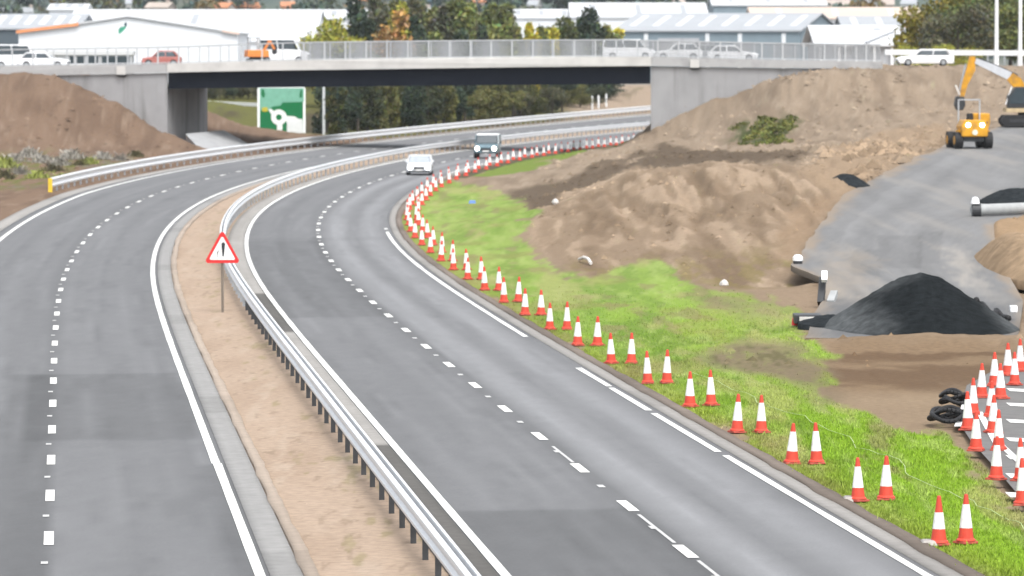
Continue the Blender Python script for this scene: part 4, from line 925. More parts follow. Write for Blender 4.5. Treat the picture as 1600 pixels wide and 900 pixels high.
c0 = on_flat(1487, 672); coil('coil of black plastic pipe lying where the grass meets the coned lane', (c0.x, c0.y+.6, .1), .42, 4, .055)
c0 = on_flat(1494, 640); coil('smaller black pipe coil just behind the larger one on the soil', (c0.x, c0.y, .1), .36, 4, .05)
def rock(label, c, s, m=M_rock, name='boulder', cat='rock'):
    mb = MB(); prof = [(.3*s, -.2*s), (.5*s, .05*s), (.46*s, .35*s), (.25*s, .55*s), (.05*s, .6*s)]; mb.lathe(prof, 9); 
    mb.v = [(x_*(1+.2*math.sin(7*y_/s)), y_*.9, z_*(1+.15*math.cos(5*x_/s))) for x_, y_, z_ in mb.v]
    o = mb.build(name, m, loc=c, smooth=False); return tag(o, label, cat)
c0 = hit(1132, 446); rock('single white boulder on the bare soil right of the grass', (c0.x, c0.y, c0.z), .34, M_rock)
c0 = hit(868, 317); rock('small white stone at the top left shoulder of the mound', (c0.x, c0.y, c0.z), .36, M_rock)
c0 = on_slip(1247, 412); t = thing('marker_drum', 'white topped dark drum standing at the left corner of the new tarmac', 'drum', (c0.x, c0.y, c0.z-.1)); MB().lathe([(.17, 0), (.19, .2), (.18, .22)], 14).build('drum_body', M_dark, t); MB().lathe([(.2, .22), (.2, .36), (.12, .45), (.02, .47)], 14).build('drum_top', M_wpaint, t)
c0 = hit(738, 318); tag(MB().box(-.22, .22, -.1, .1, 0, .2, taper=(.8, .7)).build('plastic_scrap', M_blue, loc=c0, bevel=.02), 'scrap of blue plastic lying in the grass', 'scrap')
c0 = hit(905, 408); c1 = hit(922, 418); mb = MB(); pp = [Vector((0, 0, .08)), Vector((.18, -1.2, .22)), Vector((.35, -2.2, .2)), Vector((.46, -3.2, .05))]
for a, b2 in zip(pp[:-1], pp[1:]): mb.cyl(a, b2, .07, n=8)
tag(mb.build('bent_pipe', M_rock, loc=c0), 'short bent pale pipe on the brown foot of the mound', 'pipe')
c0 = on_slip(1262, 500); t = thing('drain_box', 'dark open drain box with a pale slab beside the left foot of the heap', 'drain', (c0.x, c0.y, c0.z-.1)); MB().box(-.45, .45, -.6, .6, 0, .3).build('box_side', M_dark, t, bevel=.03); MB().box(-.3, .35, -.8, -.62, .05, .24).build('slab', M_rock, t)
c0 = on_slip(1283, 470); t = thing('kerb_stack', 'leaning dark kerb pieces at the broken left edge of the new tarmac', 'kerb pieces', (c0.x, c0.y, c0.z)); MB().bar((0, 0, -.1), (.1, .5, .75), .22, .3).build('kerb_piece', M_dark, t); MB().bar((.3, -.6, -.05), (.5, .4, .25), .25, .2).build('kerb_piece', M_pipe, t); MB().bar((.12, -.1, .7), (.14, .1, 1.0), .2, .2).build('kerb_cap', M_wpaint, t)
c0 = on_slip(1562, 500); t = thing('hose_bundle', 'tangle of black hose and pale scrap at the right foot of the heap', 'hose', (c0.x, c0.y, c0.z)); mb = MB(); pts_ = [Vector((-.75+.5*k_*.25, math.sin(k_*1.3)*.8, .15+.12*math.cos(k_*2.1)+.4*(k_ < 3))) for k_ in range(9)]
for a, b2 in zip(pts_[:-1], pts_[1:]): mb.cyl(a, b2, .10, n=8)
mb.build('hose', M_black, t, smooth=True); MB().box(.35, .6, -.2, .2, .25, .48).build('scrap_piece', M_wpaint, t, bevel=.04)
c0 = on_slip(1243, 499); tag(MB().lathe([(.12, 0), (.1, .2), (.05, .3)], 10).build('red_marker', M_red, loc=(c0.x, c0.y, c0.z-.2)), 'small red marker stump at the grass edge beside the drain box', 'marker')
for px, py, lab in ((1344, 787, 'white sandbag at the foot of the left cone in the second pair'), (1467, 858, 'white sandbag at the foot of the nearest cone on the kerb side')):
    c0 = on_flat(px-14, py); tag(MB().box(-.16, .16, -.28, .28, 0, .10, taper=(.7, .7)).build('sandbag', mat('grey_sandbag', (.30, .28, .26), .9, var=.2), loc=(c0.x, c0.y, float(terrain(c0.x, c0.y, False))+.02), bevel=.03), lab, 'sandbag')

# ------------------------------------------------------------------ foliage
def leaf_cloud(lobes, n, size, seed, flat=1.0, gaps=.0):
    r_ = np.random.default_rng(seed); L = np.array(lobes, float); vol = L[:, 3]*L[:, 4]*L[:, 5]; w_ = vol**.75/np.sum(vol**.75)
    k_ = r_.choice(len(L), n, p=w_); u = r_.normal(size=(n, 3)); u /= np.linalg.norm(u, axis=1)[:, None]; rad = r_.uniform(.25, 1, n)**.45*(1+.18*r_.normal(size=n))
    Pp = L[k_, :3]+u*rad[:, None]*L[k_, 3:6]
    f = fbm(Pp[:, 0]/1.1+seed, (Pp[:, 1]+Pp[:, 2]*1.3)/1.1, seed, 3); keep = f > .27+gaps; Pp = Pp[keep]; k2 = k_[keep]; n = len(Pp)
    a = r_.normal(size=(n, 3)); a /= np.linalg.norm(a, axis=1)[:, None]; b_ = np.cross(a, r_.normal(size=(n, 3))); b_ /= np.linalg.norm(b_, axis=1)[:, None]
    s = size*r_.uniform(.6, 1.4, n)[:, None]; V = np.stack([Pp-a*s, Pp+b_*s*.6, Pp+a*s, Pp-b_*s*.6], 1).reshape(-1, 3); V[:, 2] = np.maximum(V[:, 2], .02 if seed != 77 else -9)
    lt = r_.uniform(.70, 1.25, len(L))[k2]*r_.uniform(.78, 1.22, n); c = np.repeat(np.stack([lt*(1+.12*r_.normal(size=n)), lt, lt*(.8+.2*r_.normal(size=n))], -1).clip(.1, 2), 4, 0)
    return V, np.arange(len(V)).reshape(-1, 4), c
def make_tree(name, label, seed, h, w_, kind, col_, leaf, n):
    r_ = random.Random(seed); t = thing(name, label, 'tree')
    lobes = []
    if kind == 'conifer':
        for k in range(9): f = .12+.88*k/9; lobes.append((r_.uniform(-.1, .1)*w_, r_.uniform(-.1, .1)*w_, h*f, w_*.5*(1.08-f)+.25, w_*.5*(1.08-f)+.25, h*.085))
    elif kind == 'column':
        for k in range(10): f = .06+.90*k/10; lobes.append((r_.uniform(-.16, .16)*w_, r_.uniform(-.16, .16)*w_, h*f, w_*.34*(1.25-abs(f-.45)*1.3), w_*.34*(1.2-abs(f-.45)*1.3), h*.10))
    else:
        for k in range(13):
            a = r_.uniform(0, 6.28); f = r_.uniform(.10 if 'thicket' in name else .24, .9); q_ = w_*.34*math.sqrt(max(.05, 1-((f-.5)/.5)**2)); lobes.append((q_*math.cos(a), q_*math.sin(a), h*f, w_*r_.uniform(.14, .25), w_*r_.uniform(.14, .25), h*r_.uniform(.09, .16)))
    V, Fq, c = leaf_cloud(lobes, n, leaf, seed)
    o = np_mesh('crown', V, Fq, M_leaf, c, smooth=False, attr='tone'); o.parent = t; o.color = (*col_, 1)
    mb = MB(); mb.cyl((0, 0, -.4), (0, 0, h*.45), h*.022+.06, h*.012+.03, n=9); mb.cyl((0, 0, h*.45), (r_.uniform(-.2, .2), 0, h*.86), h*.012+.03, .03, n=7)
    for k in range(7):
        a = k*2.4+r_.random(); z_ = h*(.25+.07*k); mb.cyl((0, 0, z_), (math.cos(a)*w_*.32, math.sin(a)*w_*.32, z_+h*.14), .07, .02, n=6)
    mb.build('trunk', M_bark, t); KIDS[t.name] = list(t.children); return t
def place(src, first, x_, y_, label, color, group, sc=1, z_=None, rz=None):
    z_ = float(terrain(x_, y_, False)) if z_ is None else z_; rz = random.uniform(0, 6.28) if rz is None else rz
    if first: o = src; o.location = (x_, y_, z_); o.rotation_euler.z = rz; o['label'] = label; o['group'] = group
    else:
        o = dup(src, (x_, y_, z_), rz, label, group); 
    o.scale = (sc, sc, sc)
    for ch in o.children:
        if ch.name.startswith('crown'): ch.color = (*color, 1)
    return o
protos = {}
def tree(kind, px, pytop, Y, wpx, color, label, group, nm='tree'):
    while group == GT and float(offset_of(wx(px, Y), Y)) > -22 and Y < 690: Y += 3
    x_ = wx(px, Y); zb = float(terrain(x_, Y, False)); h = wz(pytop, Y)-zb; w_ = wpx*(1.4 if nm == 'tree' else 1.25)*Y/F
    key = (kind, round(w_/h*4)/4, nm)
    if key not in protos:
        protos[key] = [make_tree(nm, '', 100+len(protos), 12, 12*max(.25, key[1]), kind, color, .27, 5200), True]
    src, first = protos[key]; protos[key][1] = False
    place(src, first, x_, Y, label, color, group, h/12, zb)
GT = 'trees behind the bridge'
OL = (.10, .115, .05); DK = (.045, .062, .05); YG = (.26, .26, .06); OR = (.28, .17, .08); BR_ = (.09, .09, .065); YE_ = (.36, .32, .05); MID = (.13, .145, .06)
for a in (('conifer', 560, -12, 600, 70, DK, 'tall dark conifer left of the orange tree behind the parapet'), ('conifer', 640, -8, 630, 60, BR_, 'brownish pointed tree rising behind the orange tree on its right'), ('broad', 735, -2, 640, 60, OL, 'large olive tree rising behind the middle of the row'), ('conifer', 592, -18, 625, 62, BR_, 'dark bare-topped conifer close behind the orange tree'),
          ('broad', 520, 22, 590, 66, YG, 'low yellow green tree at the left end of the row, against the white roof'), ('broad', 612, 10, 580, 62, OR, 'orange brown autumn tree in the middle of the left group'),
          ('broad', 626, -4, 605, 44, YG, 'yellow green crown rising just behind the orange tree'), ('conifer', 652, 22, 585, 48, DK, 'dark green squat conifer right of the orange tree'),
          ('conifer', 690, 6, 600, 50, BR_, 'olive brown pointed tree beside the white house gap'), ('column', 710, -6, 610, 55, OL, 'tall olive tree at the centre of the row'),
          ('broad', 745, 4, 590, 52, MID, 'mid green rounded tree right of the centre of the row'), ('column', 775, 2, 600, 46, OL, 'olive upright tree with a tapering top, right of centre'),
          ('broad', 762, 34, 570, 34, DK, 'small dark bush in front of the olive upright tree'), ('broad', 803, 26, 580, 40, MID, 'green tree below the long white roof'),
          ('broad', 826, 30, 575, 34, YE_, 'bright yellow tree below the long white roof'), ('broad', 842, 36, 590, 30, OL, 'small olive tree between two yellow ones'),
          ('broad', 858, 38, 572, 28, YE_, 'small bright yellow tree left of the dark spruce'), ('column', 884, 22, 590, 46, OL, 'olive tree leaning on the dark spruce from the left'),
          ('conifer', 912, 8, 575, 58, DK, 'very dark green spruce with a sharp top near the right end'), ('conifer', 926, 12, 585, 46, DK, 'second dark spruce top, slightly lower, on the right'),
          ('broad', 942, 30, 580, 44, OL, 'olive tree right of the spruce'), ('broad', 956, 40, 575, 28, YE_, 'yellow edged tree at the right end of the row'),
          ('broad', 668, 44, 560, 50, OL, 'low olive tree in front of the centre of the row'), ('broad', 720, 40, 562, 50, DK, 'low dark tree in front of the tall olive one')):
    tree(*a, GT)
for k, px in enumerate(range(566, 800, 19)):
    tree('broad' if k % 3 else 'column', px+random.uniform(-5, 5), random.uniform(-6, 20), 630+random.uniform(0, 40), 52, random.choice([OL, MID, BR_, (.12, .12, .05), (.085, .10, .05)]), 'tree in the solid second row of the belt behind the parapet, middle part', GT+', second row')
for k, px in enumerate(range(800, 965, 17)):
    tree('broad', px+random.uniform(-4, 4), random.uniform(32, 44), 640+random.uniform(0, 20), 38, random.choice([OL, MID, YG, (.15, .15, .05)]), 'low tree in the second row of the belt, right part below the white roofs', GT+', low second row')
# dense lower growth seen through the span
GU = 'dark bushes and small trees seen under the bridge'
def beside_road(px, dmin):
    Y = 456.
    while float(offset_of(wx(px, Y), Y)) > dmin and Y < 660: Y += 2
    return Y
for k, px in enumerate(range(530, 958, 15)):
    Yv = beside_road(px, -18.5-random.uniform(0, 3)); kind = 'column' if k % 4 == 0 else 'broad'
    tree(kind, px+random.uniform(-4, 4), 122+random.uniform(-14, 20), Yv, 40, random.choice([DK, (.05, .058, .04), OL, BR_, (.08, .085, .04), (.13, .13, .06)]), 'dense dark bush in the thicket seen under the bridge span', GU, 'thicket_bush')
for k, px in enumerate(range(512, 950, 20)):
    Yv = max(beside_road(px, -27-random.uniform(0, 4)), 525)
    tree('broad', px, 84+random.uniform(-4, 8), Yv, 56, random.choice([DK, OL, BR_]), 'tall dark tree of the thicket seen under the bridge span', GU, 'thicket_tree')
for k, px in enumerate((322, 344, 366, 388, 410, 430, 455)):
    tree('broad', px, 112+random.uniform(-8, 8), 600+k*3, 48, random.choice([DK, BR_, OL]), 'dark tree behind the grassy rise, seen left of the green sign', GU+' at the left', 'thicket_tree')
GR = 'trees at the right edge beyond the bank'
for a in (('broad', 1462, -6, 560, 90, (.16, .14, .03), 'yellow topped autumn tree at the left of the right hand group'), ('broad', 1496, 8, 545, 90, BR_, 'grey brown wide tree behind the lamp columns'),
          ('broad', 1530, -16, 555, 100, OL, 'tall dull green tree left of the first white column'), ('broad', 1578, -20, 560, 110, (.05, .058, .04), 'tall grey green tree between the two white columns'),
          ('broad', 1620, -14, 550, 100, OL, 'green tree cut by the right picture edge'), ('broad', 1440, 22, 600, 60, OR, 'russet bush left of the yellow topped tree'), ('broad', 1490, 68, 520, 60, YG, 'low yellow green shrub above the white rail'), ('broad', 1425, 72, 530, 50, YG, 'low olive shrub left of the yellow green one')):
    tree(*a, GR)
# tall weeds at the foot of the left bank
def weed(seed):
    r_ = np.random.default_rng(seed); n = 260; x_ = r_.normal(0, .45, n); y_ = r_.normal(0, .45, n); h = r_.uniform(.3, 1.25, n)*np.exp(-(x_**2+y_**2)); a = r_.uniform(0, 6.28, n); w_ = .012+.016*r_.random(n); ln = r_.normal(0, .3, (n, 2))
    V = np.stack([np.stack([x_-w_*np.cos(a), y_-w_*np.sin(a), 0*x_-.05], -1), np.stack([x_+w_*np.cos(a), y_+w_*np.sin(a), 0*x_-.05], -1), np.stack([x_+ln[:, 0]*h+w_*3*np.cos(a), y_+ln[:, 1]*h, h], -1), np.stack([x_+ln[:, 0]*h-w_*3*np.cos(a), y_+ln[:, 1]*h, h*.95], -1)], 1).reshape(-1, 3)
    t_ = np.repeat(r_.uniform(.5, 1.4, n), 4); return V, np.arange(len(V)).reshape(-1, 4), np.stack([t_]*3, -1)
wp = None; WN = [(8, 262, 1.3, 'g'), (22, 252, 1.0, 'w'), (30, 272, 1.0, 'w'), (46, 246, 1.2, 'w'), (66, 254, 1.0, 'w'), (84, 268, 1.1, 'd'), (92, 258, 1.0, 'w'), (112, 248, 1.2, 'w'), (126, 258, .9, 'd'), (140, 256, .8, 'g'), (160, 248, .9, 'w'), (188, 250, 1.0, 'w'), (212, 245, .8, 'd'), (60, 278, .9, 'g'), (100, 280, .8, 'g'), (5, 280, 1.1, 'd')]
WL = {'w': ('pale grey dead weed clump', (.30, .285, .25)), 'g': ('yellow green weed clump', (.26, .29, .08)), 'd': ('dark brown weed clump', (.12, .11, .06))}
for k, (px, py, sc, kd) in enumerate(WN):
    c0 = hit(px, py); lab = f'{WL[kd][0]} at the foot of the left bank, number {k+1} from the left'
    lab = f'{WL[kd][0]} at the foot of the left brown bank'
    if wp is None:
        wp = np_mesh('weed_clump', *weed(5), smooth=False, mats=None) if False else None
        V, Fq, c = weed(5); wp = np_mesh('weed_clump', V, Fq, M_leaf, c, smooth=False, attr='tone'); o = wp
    else: o = wp.copy(); COL.objects.link(o)
    o.location = c0; o.scale = (sc*1.0, sc*1.0, sc*.62); o.rotation_euler.z = k; o.color = (*WL[kd][1], 1); tag(o, lab, 'weed', 'weeds at the foot of the left bank, '+WL[kd][0].split(' weed')[0])
c0 = hit(1192, 208); lb = []
for _ in range(46):
    q_ = hit(random.triangular(1140, 1250, 1200), random.uniform(184, 228)); lb.append((q_.x-c0.x, q_.y-c0.y, q_.z-c0.z+.05, .55, .9, random.uniform(.14, .34)))
V, Fq, c = leaf_cloud(lb, 6000, .11, 77); zmin = V[:, 2].copy()
o = np_mesh('shrub', V, Fq, M_leaf, c, smooth=False, attr='tone'); o.location = c0; o.color = (.12, .13, .05, 1); tag(o, 'ragged green scrub patch growing on the bare right bank', 'shrub')

# ------------------------------------------------------------------ lamp columns, posts, rails beyond
for px, lab in ((1556, 'left one of two tall white lamp columns at the right edge'), (1593, 'right one of two tall white lamp columns, nearest the picture edge')):
    v = at(px, 86, 470); zb = float(terrain(v.x, 470., False)); t = thing('lamp_column', lab, 'lamp column', (v.x, 470, zb), 0, 'white lamp columns')
    MB().cyl((0, 0, -.3), (0, 0, 1.6), .24, n=12).build('base', M_post2, t); MB().cyl((0, 0, 1.6), (0, 0, 13), .20, .13, n=12).build('shaft', M_post2, t); MB().bar((0, 0, 13), (1.6, 0, 13.3), .12, .12).build('arm', M_post2, t); MB().box(1.4, 2.2, -.15, .15, 13.2, 13.38).build('lantern', M_galvd, t)
v = at(506, 208, 505); zb = float(terrain(v.x, 505., False)); t = thing('lamp_column', 'slim grey column just right of the green sign under the bridge', 'lamp column', (v.x, 505, zb)); MB().cyl((0, 0, -.3), (0, 0, 6.8), .16, .12, n=10).build('shaft', M_galv, t); MB().box(-.25, .25, -.2, .2, 6.8, 7.0).build('lantern', M_galvd, t)
def plank_rail(name, label, p0, p1, h, th, m, n):
    t = thing(name, label, 'rail', p0); d_ = Vector(p1)-Vector(p0)
    MB().bar(Vector((0, 0, h*.75)), d_+Vector((0, 0, h*.75)), th, h*.5).build('beam', m, t)
    for k in range(n+1): q_ = d_*(k/n); MB().bar(q_+Vector((0, .08, -.3)), q_+Vector((0, .08, h*.9)), .12, .12).build('post', M_galvd, t)
    return t
def g_at(px, Y, dz=0): x_ = wx(px, Y); return Vector((x_, Y, float(terrain(x_, Y, False))+dz))
a, b2 = g_at(1382, 470), g_at(1700, 478); a.z = wz(94, 470); b2.z = wz(96, 478)
plank_rail('white_rail', 'white boarded rail along the top of the right bank under the trees', a, b2, 1.05, .08, M_rail, 12)
a, b2 = at(318, 168, 585), at(410, 172, 575); plank_rail('distant_guardrail', 'pale guardrail on the rise seen under the bridge left of the sign', a, b2, .85, .06, M_rail, 6)
for px, lab in ((925, 'left white marker post beyond the bridge by the thicket end'), (935, 'middle white marker post beyond the bridge'), (947, 'right white marker post beyond the bridge, near the clay bank')):
    v = g_at(px, beside_road(px, -17)); tag(MB().lathe([(.13, -.2), (.13, 1.5), (.1, 1.62), (.02, 1.65)], 10).build('marker_post', M_post2, loc=v), lab, 'marker post', 'white marker posts beyond the bridge')

# ------------------------------------------------------------------ buildings
GZB = 4.0
def shed(name, label, x0, x1, Y, dep, zE, zR, wallm, roofm, along=True, base=GZB, rz=0, fascia=None, over=.4, cat='building', doors=0, strips=0):
    """gabled shed. along=True: ridge parallel to the front (eave towards camera); else gable to the front"""
    cx = (x0+x1)/2; t = thing(name, label, cat, (cx, Y, base), rz); w2 = (x1-x0)/2; e = zE-base; r_ = zR-base
    mb = MB()
    if along:
        pr = [(0, -1), (0, e), (dep/2, r_-.12), (dep, e), (dep, -1)]
        mb.prism(pr, lambda a, b: (-w2, a, b), lambda a, b: (w2, a, b)).build('wall', wallm, t)
        rf = MB(); rf.prism([(-over, e-.05), (dep/2, r_), (dep+over, e-.05), (dep+over, e+.2), (dep/2, r_+.25), (-over, e+.2)], lambda a, b: (-w2-over, a, b), lambda a, b: (w2+over, a, b)); ro = rf.build('roof', roofm, t)
        nst = strips or max(3, int(w2*2/9))
        for k in range(nst):
            xx = -w2+(k+.5)*2*w2/nst
            MB().bar((xx, dep*.12, e+.24+(r_-e)*.24+.02), (xx, dep*.42, e+.24+(r_-e)*.84+.02), 1.1, .06).build('rooflight', M_roof_w if roofm is not M_roof_w else M_roof_g, ro)
    else:
        pr = [(-w2, -1), (-w2, e), (0, r_-.12), (w2, e), (w2, -1)]
        mb.prism(pr, lambda a, b: (a, 0, b), lambda a, b: (a, dep, b)).build('wall', wallm, t)
        MB().prism([(-w2-over, e-.1), (0, r_), (w2+over, e-.1), (w2+over, e+.15), (0, r_+.25), (-w2-over, e+.15)], lambda a, b: (a, -over, b), lambda a, b: (a, dep+over, b)).build('roof', roofm, t)
    if fascia:
        if along: MB().box(-w2-over, w2+over, -over-.06, -over-.003, e-.35, e+.24).build('fascia', fascia, t)
        else:
            mb = MB(); mb.bar((-w2-over, -over-.05, e), (0, -over-.05, r_+.08), .1, .45); mb.bar((w2+over, -over-.05, e), (0, -over-.05, r_+.08), .1, .45); mb.build('fascia', fascia, t)
    for k in range(doors):
        xx = -w2+(k+.5)*2*w2/doors; d0 = MB().box(xx-2, xx+2, -.10, -.02, -.5, min(4, e-.8)).build('door', M_wall_g, t)
    return t
Yb = 760.
wA = shed('warehouse', 'white gabled warehouse with a green and navy emblem behind the left approach', wx(30, Yb), wx(372, Yb), Yb, 30, wz(52, Yb), wz(26.5, Yb), M_wall_w, M_roof_w, along=False, doors=0)
mb = MB(); w2 = (wx(372, Yb)-wx(30, Yb))/2
mb.bar((-w2-.3, -.52, wz(50, Yb)-GZB), (-w2*.45, -.52, wz(38, Yb)-GZB), .1, .5); mb.build('fascia', M_fascia, wA)
MB().bar((w2*.86, -.52, wz(62, Yb)-GZB+1.4), (w2+.3, -.52, wz(52.3, Yb)-GZB), .1, .4).build('fascia', mat('faded_fascia', (.62, .48, .42), .6), wA)
cxA = (wx(30, Yb)+wx(372, Yb))/2; L_ = lambda px, py: (wx(px, Yb)-cxA, wz(py, Yb)-GZB)
disc = [( L_(196, 50)[0]+1.35*math.cos(a), L_(196, 50)[1]+1.35*math.sin(a)+.3) for a in np.linspace(0, 2*math.pi, 24, endpoint=False)]
MB().prism(disc, lambda a, b: (a, -.06, b), lambda a, b: (a, -.02, b)).build('emblem_disc', mat('pale_disc', (.72, .74, .75), .5), wA)
MB().prism([L_(*q_) for q_ in ((186, 47), (190, 43), (196, 41), (198, 43), (194, 48), (188, 53.5), (186, 51))], lambda a, b: (a, -.10, b), lambda a, b: (a, -.062, b)).build('emblem_leaf', M_logo, wA)
mb = MB(); mb.prism([L_(*q_) for q_ in ((194, 37), (198, 34.5), (200, 38), (198, 42.5), (196, 40.8))], lambda a, b: (a, -.11, b), lambda a, b: (a, -.064, b)); mb.build('emblem_tip', M_logo2, wA); MB().prism([L_(*q_) for q_ in ((185.5, 47), (190, 42.5), (194.5, 40.2), (191, 41), (187, 44))], lambda a, b: (a, -.112, b), lambda a, b: (a, -.105, b)).build('emblem_edge', M_logo2, wA)
shed('warehouse', 'long white roofed warehouse behind the gabled one, reaching the yellow tree', wx(118, 830), wx(500, 830), 800, 70, wz(66, 800), wz(17, 835), M_wall_w, M_roof_w, strips=1)
shed('warehouse_unit', 'raised white roof unit on the skyline above the left warehouses', wx(78, 850), wx(134, 850), 850, 12, wz(16, 850), wz(8, 856), M_wall_w, M_roof_w, base=8)
tC = shed('striped_shed', 'grey and white striped shed with a slate wall at the left edge', wx(-90, 790), wx(120, 790), 790, 40, wz(46, 790), wz(24, 810), M_wall_d, M_roof_g, strips=9)
tD = thing('site_cabin', 'low grey site cabin with dark windows below the warehouse gable', 'cabin', (wx(141, 560), 560, wz(112, 560)))
sc_ = 560/F; wD = 66*sc_
MB().box(-wD, wD, 0, 3, -.6, 26*sc_).build('wall', M_wall_g, tD); MB().box(-wD-.15, wD+.15, -.15, 3.15, 26*sc_+.002, 32*sc_).build('roof', M_roof_w, tD)
for x0, x1 in ((110, 116), (121, 132), (139, 154), (160, 203)):
    o = MB().box((x0-141)*sc_, (x1-141)*sc_, -.05, -.01, 11*sc_, 24*sc_).build('window', M_glass, tD); MB().box((x0-141)*sc_-.06, (x1-141)*sc_+.06, -.09, -.051, 10*sc_, 11.4*sc_).build('sill', M_wpaint, o)
tE = shed('industrial_unit', 'wide pale roofed industrial unit with blue grey walls right of the trees', -16, 16, 800, 30, wz(49, 800), wz(22, 812), M_wall_b, M_roof_g, rz=R(-17), strips=8)
tE.location = (wx(1104, 808), 808, GZB)
for px in (965, 1010, 1105, 1155, 1222):
    xx = (px-1104)*808/F/math.cos(R(17)); MB().box(xx-.35, xx+.35, -.12, -.02, -.5, 8.2).build('downpipe', M_wall_w, tE)
for px, w_ in ((1048, 2.2), (1078, 1.6)):
    xx = (px-1104)*808/F/math.cos(R(17)); MB().box(xx-w_, xx+w_, -.10, -.03, 4.5, 7.4).build('shutter', M_wall_g, tE)
tF = shed('store_building', 'bright white roofed store with grey columned front right of centre', wx(1275, 700), wx(1466, 700), 690, 30, wz(72, 690), wz(42, 705), M_wall_g, M_roof_w, strips=1, over=1.0)
w2 = (wx(1466, 700)-wx(1275, 700))/2
for k in range(8): xx = -w2+k*2*w2/7; MB().bar((xx, -.6, -.5), (xx, -.6, wz(73, 690)-GZB), .35, .3).build('column', M_wpaint, tF)
MB().bar((-2.5, -.2, wz(66, 690)-GZB), (2.2, 9, wz(52, 700)-GZB+.3), .5, .12).build('roof_valley', M_wall_g, tF)
MB().prism([(a+(wx(1421, 690)-wx(1370, 690)), b+wz(60, 690)-GZB+.0) for a, b in ((-.35, -.2), (.35, .1), (.4, 1.0), (0, 1.35), (-.4, .8))], lambda a, b: (a, .3, b), lambda a, b: (a, .6, b)).build('emblem', M_logo, tF)
shed('industrial_unit', 'grey roofed unit with a dark gable behind the white store', wx(1318, 880), wx(1436, 880), 880, 26, wz(45, 880), wz(27, 893), M_wall_d, M_roof_g)
shed('industrial_unit', 'long pale peach roof behind the store and the grey unit', wx(1176, 1000), wx(1440, 1000), 1000, 30, wz(30, 1000), wz(13, 1015), M_wall_w, M_peach)
shed('industrial_unit', 'white building with a blue grey band on the skyline right of centre', wx(1114, 1100), wx(1290, 1100), 1100, 30, wz(9, 1100), wz(-4, 1115), M_wall_b, M_roof_w)
shed('industrial_unit', 'broad white roof on the skyline behind the dark spruce', wx(893, 1000), wx(1105, 1000), 1000, 40, wz(28, 1000), wz(6, 1020), M_wall_w, M_roof_w)
shed('industrial_unit', 'low white roof left of the dark spruce, above the yellow trees', wx(792, 1050), wx(900, 1050), 1050, 24, wz(29, 1050), wz(16, 1062), M_wall_w, M_roof_w)
shed('industrial_unit', 'narrow white roof above the yellow green tree at the left of the tree row', wx(505, 900), wx(600, 900), 900, 20, wz(30, 900), wz(17, 910), M_wall_w, M_roof_w)
# houses on the far slope
HS = [(17, 24, 1500, 26, M_house, M_house, 'white house pair high at the left edge'), (44, 24, 1500, 14, M_house, M_house, 'small white house beside the white pair at the left'), (202, 12, 1250, 7, M_house, M_house, 'narrow white chimney house above the warehouse ridge'),
      (252, 17, 1400, 36, M_brickh, M_brickh, 'buff stone house above the warehouse roof'), (350, 17, 1400, 26, M_brickh, M_tile, 'stone house with terracotta roof above the long white roof'), (388, 16, 1420, 30, M_tile, M_tile, 'terracotta roofed house right of the stone house'),
      (450, 15, 1500, 20, M_tile, M_tile, 'small terracotta house near the yellow green tree'), (660, 27, 1250, 26, M_house, M_house, 'white house in a gap of the tree row'), (682, 30, 1240, 18, M_tile, M_tile, 'terracotta gable beside the white house in the tree gap'),
      (835, 14, 1300, 14, M_house, M_house, 'small white house on the slope over the low white roof'), (1308, 14, 1300, 36, M_brickh, M_brickh, 'buff block above the pale peach roof'), (1362, 12, 1300, 20, M_house, M_house, 'white house above the middle of the peach roof'),
      (1384, 13, 1320, 22, M_brickh, M_brickh, 'stone house above the right part of the peach roof'), (1420, 12, 1320, 22, M_house, M_house, 'white house left of the yellow topped tree'), (1056, 10, 1400, 18, M_brickh, M_brickh, 'buff house between white roofs right of centre'),
      (745, 8, 1450, 24, M_brickh, M_tile, 'buff house with reddish roof behind the centre of the tree row'), (20, 6, 1700, 30, M_brickh, M_brickh, 'buff house top left above the white pair'), (560, 6, 1600, 22, M_house, M_tile, 'pale house behind the tall conifers')]
for px, pyb, Y, wp_, wm, rm, lab in HS:
    s_ = Y/F; x_ = wx(px, Y); zb = min(float(terrain(x_, float(Y), False)), wz(pyb, Y)); w_ = wp_*s_/2; t = thing('house', lab, 'house', (x_, Y, zb), R(random.uniform(-14, 14)), 'houses on the far slope'); hz_ = wz(pyb, Y)-zb+.8
    MB().prism([(-4, -1), (-4, hz_), (0, hz_+1.3), (4, hz_), (4, -1)], lambda a, b: (-w_, a, b), lambda a, b: (w_, a, b)).build('wall', wm, t)
    o = MB().prism([(-4.4, hz_-.1), (0, hz_+1.4), (4.4, hz_-.1), (4.4, hz_+.2), (0, hz_+1.7), (-4.4, hz_+.2)], lambda a, b: (-w_-.3, a, b), lambda a, b: (w_+.3, a, b)).build('roof', rm if rm is not M_house else M_roof_g, t)
    MB().box(w_*.5, w_*.5+.9, -.4, .5, hz_+.9, hz_+2.5).build('chimney', M_brickh, o)
    nwin = max(1, int(w_/1.8))
    for k in range(nwin): xx = -w_+(k+.5)*2*w_/nwin; MB().box(xx-.5, xx+.5, -4.06, -4.02, hz_-2.3, hz_-.8).build('window', M_glass, t)
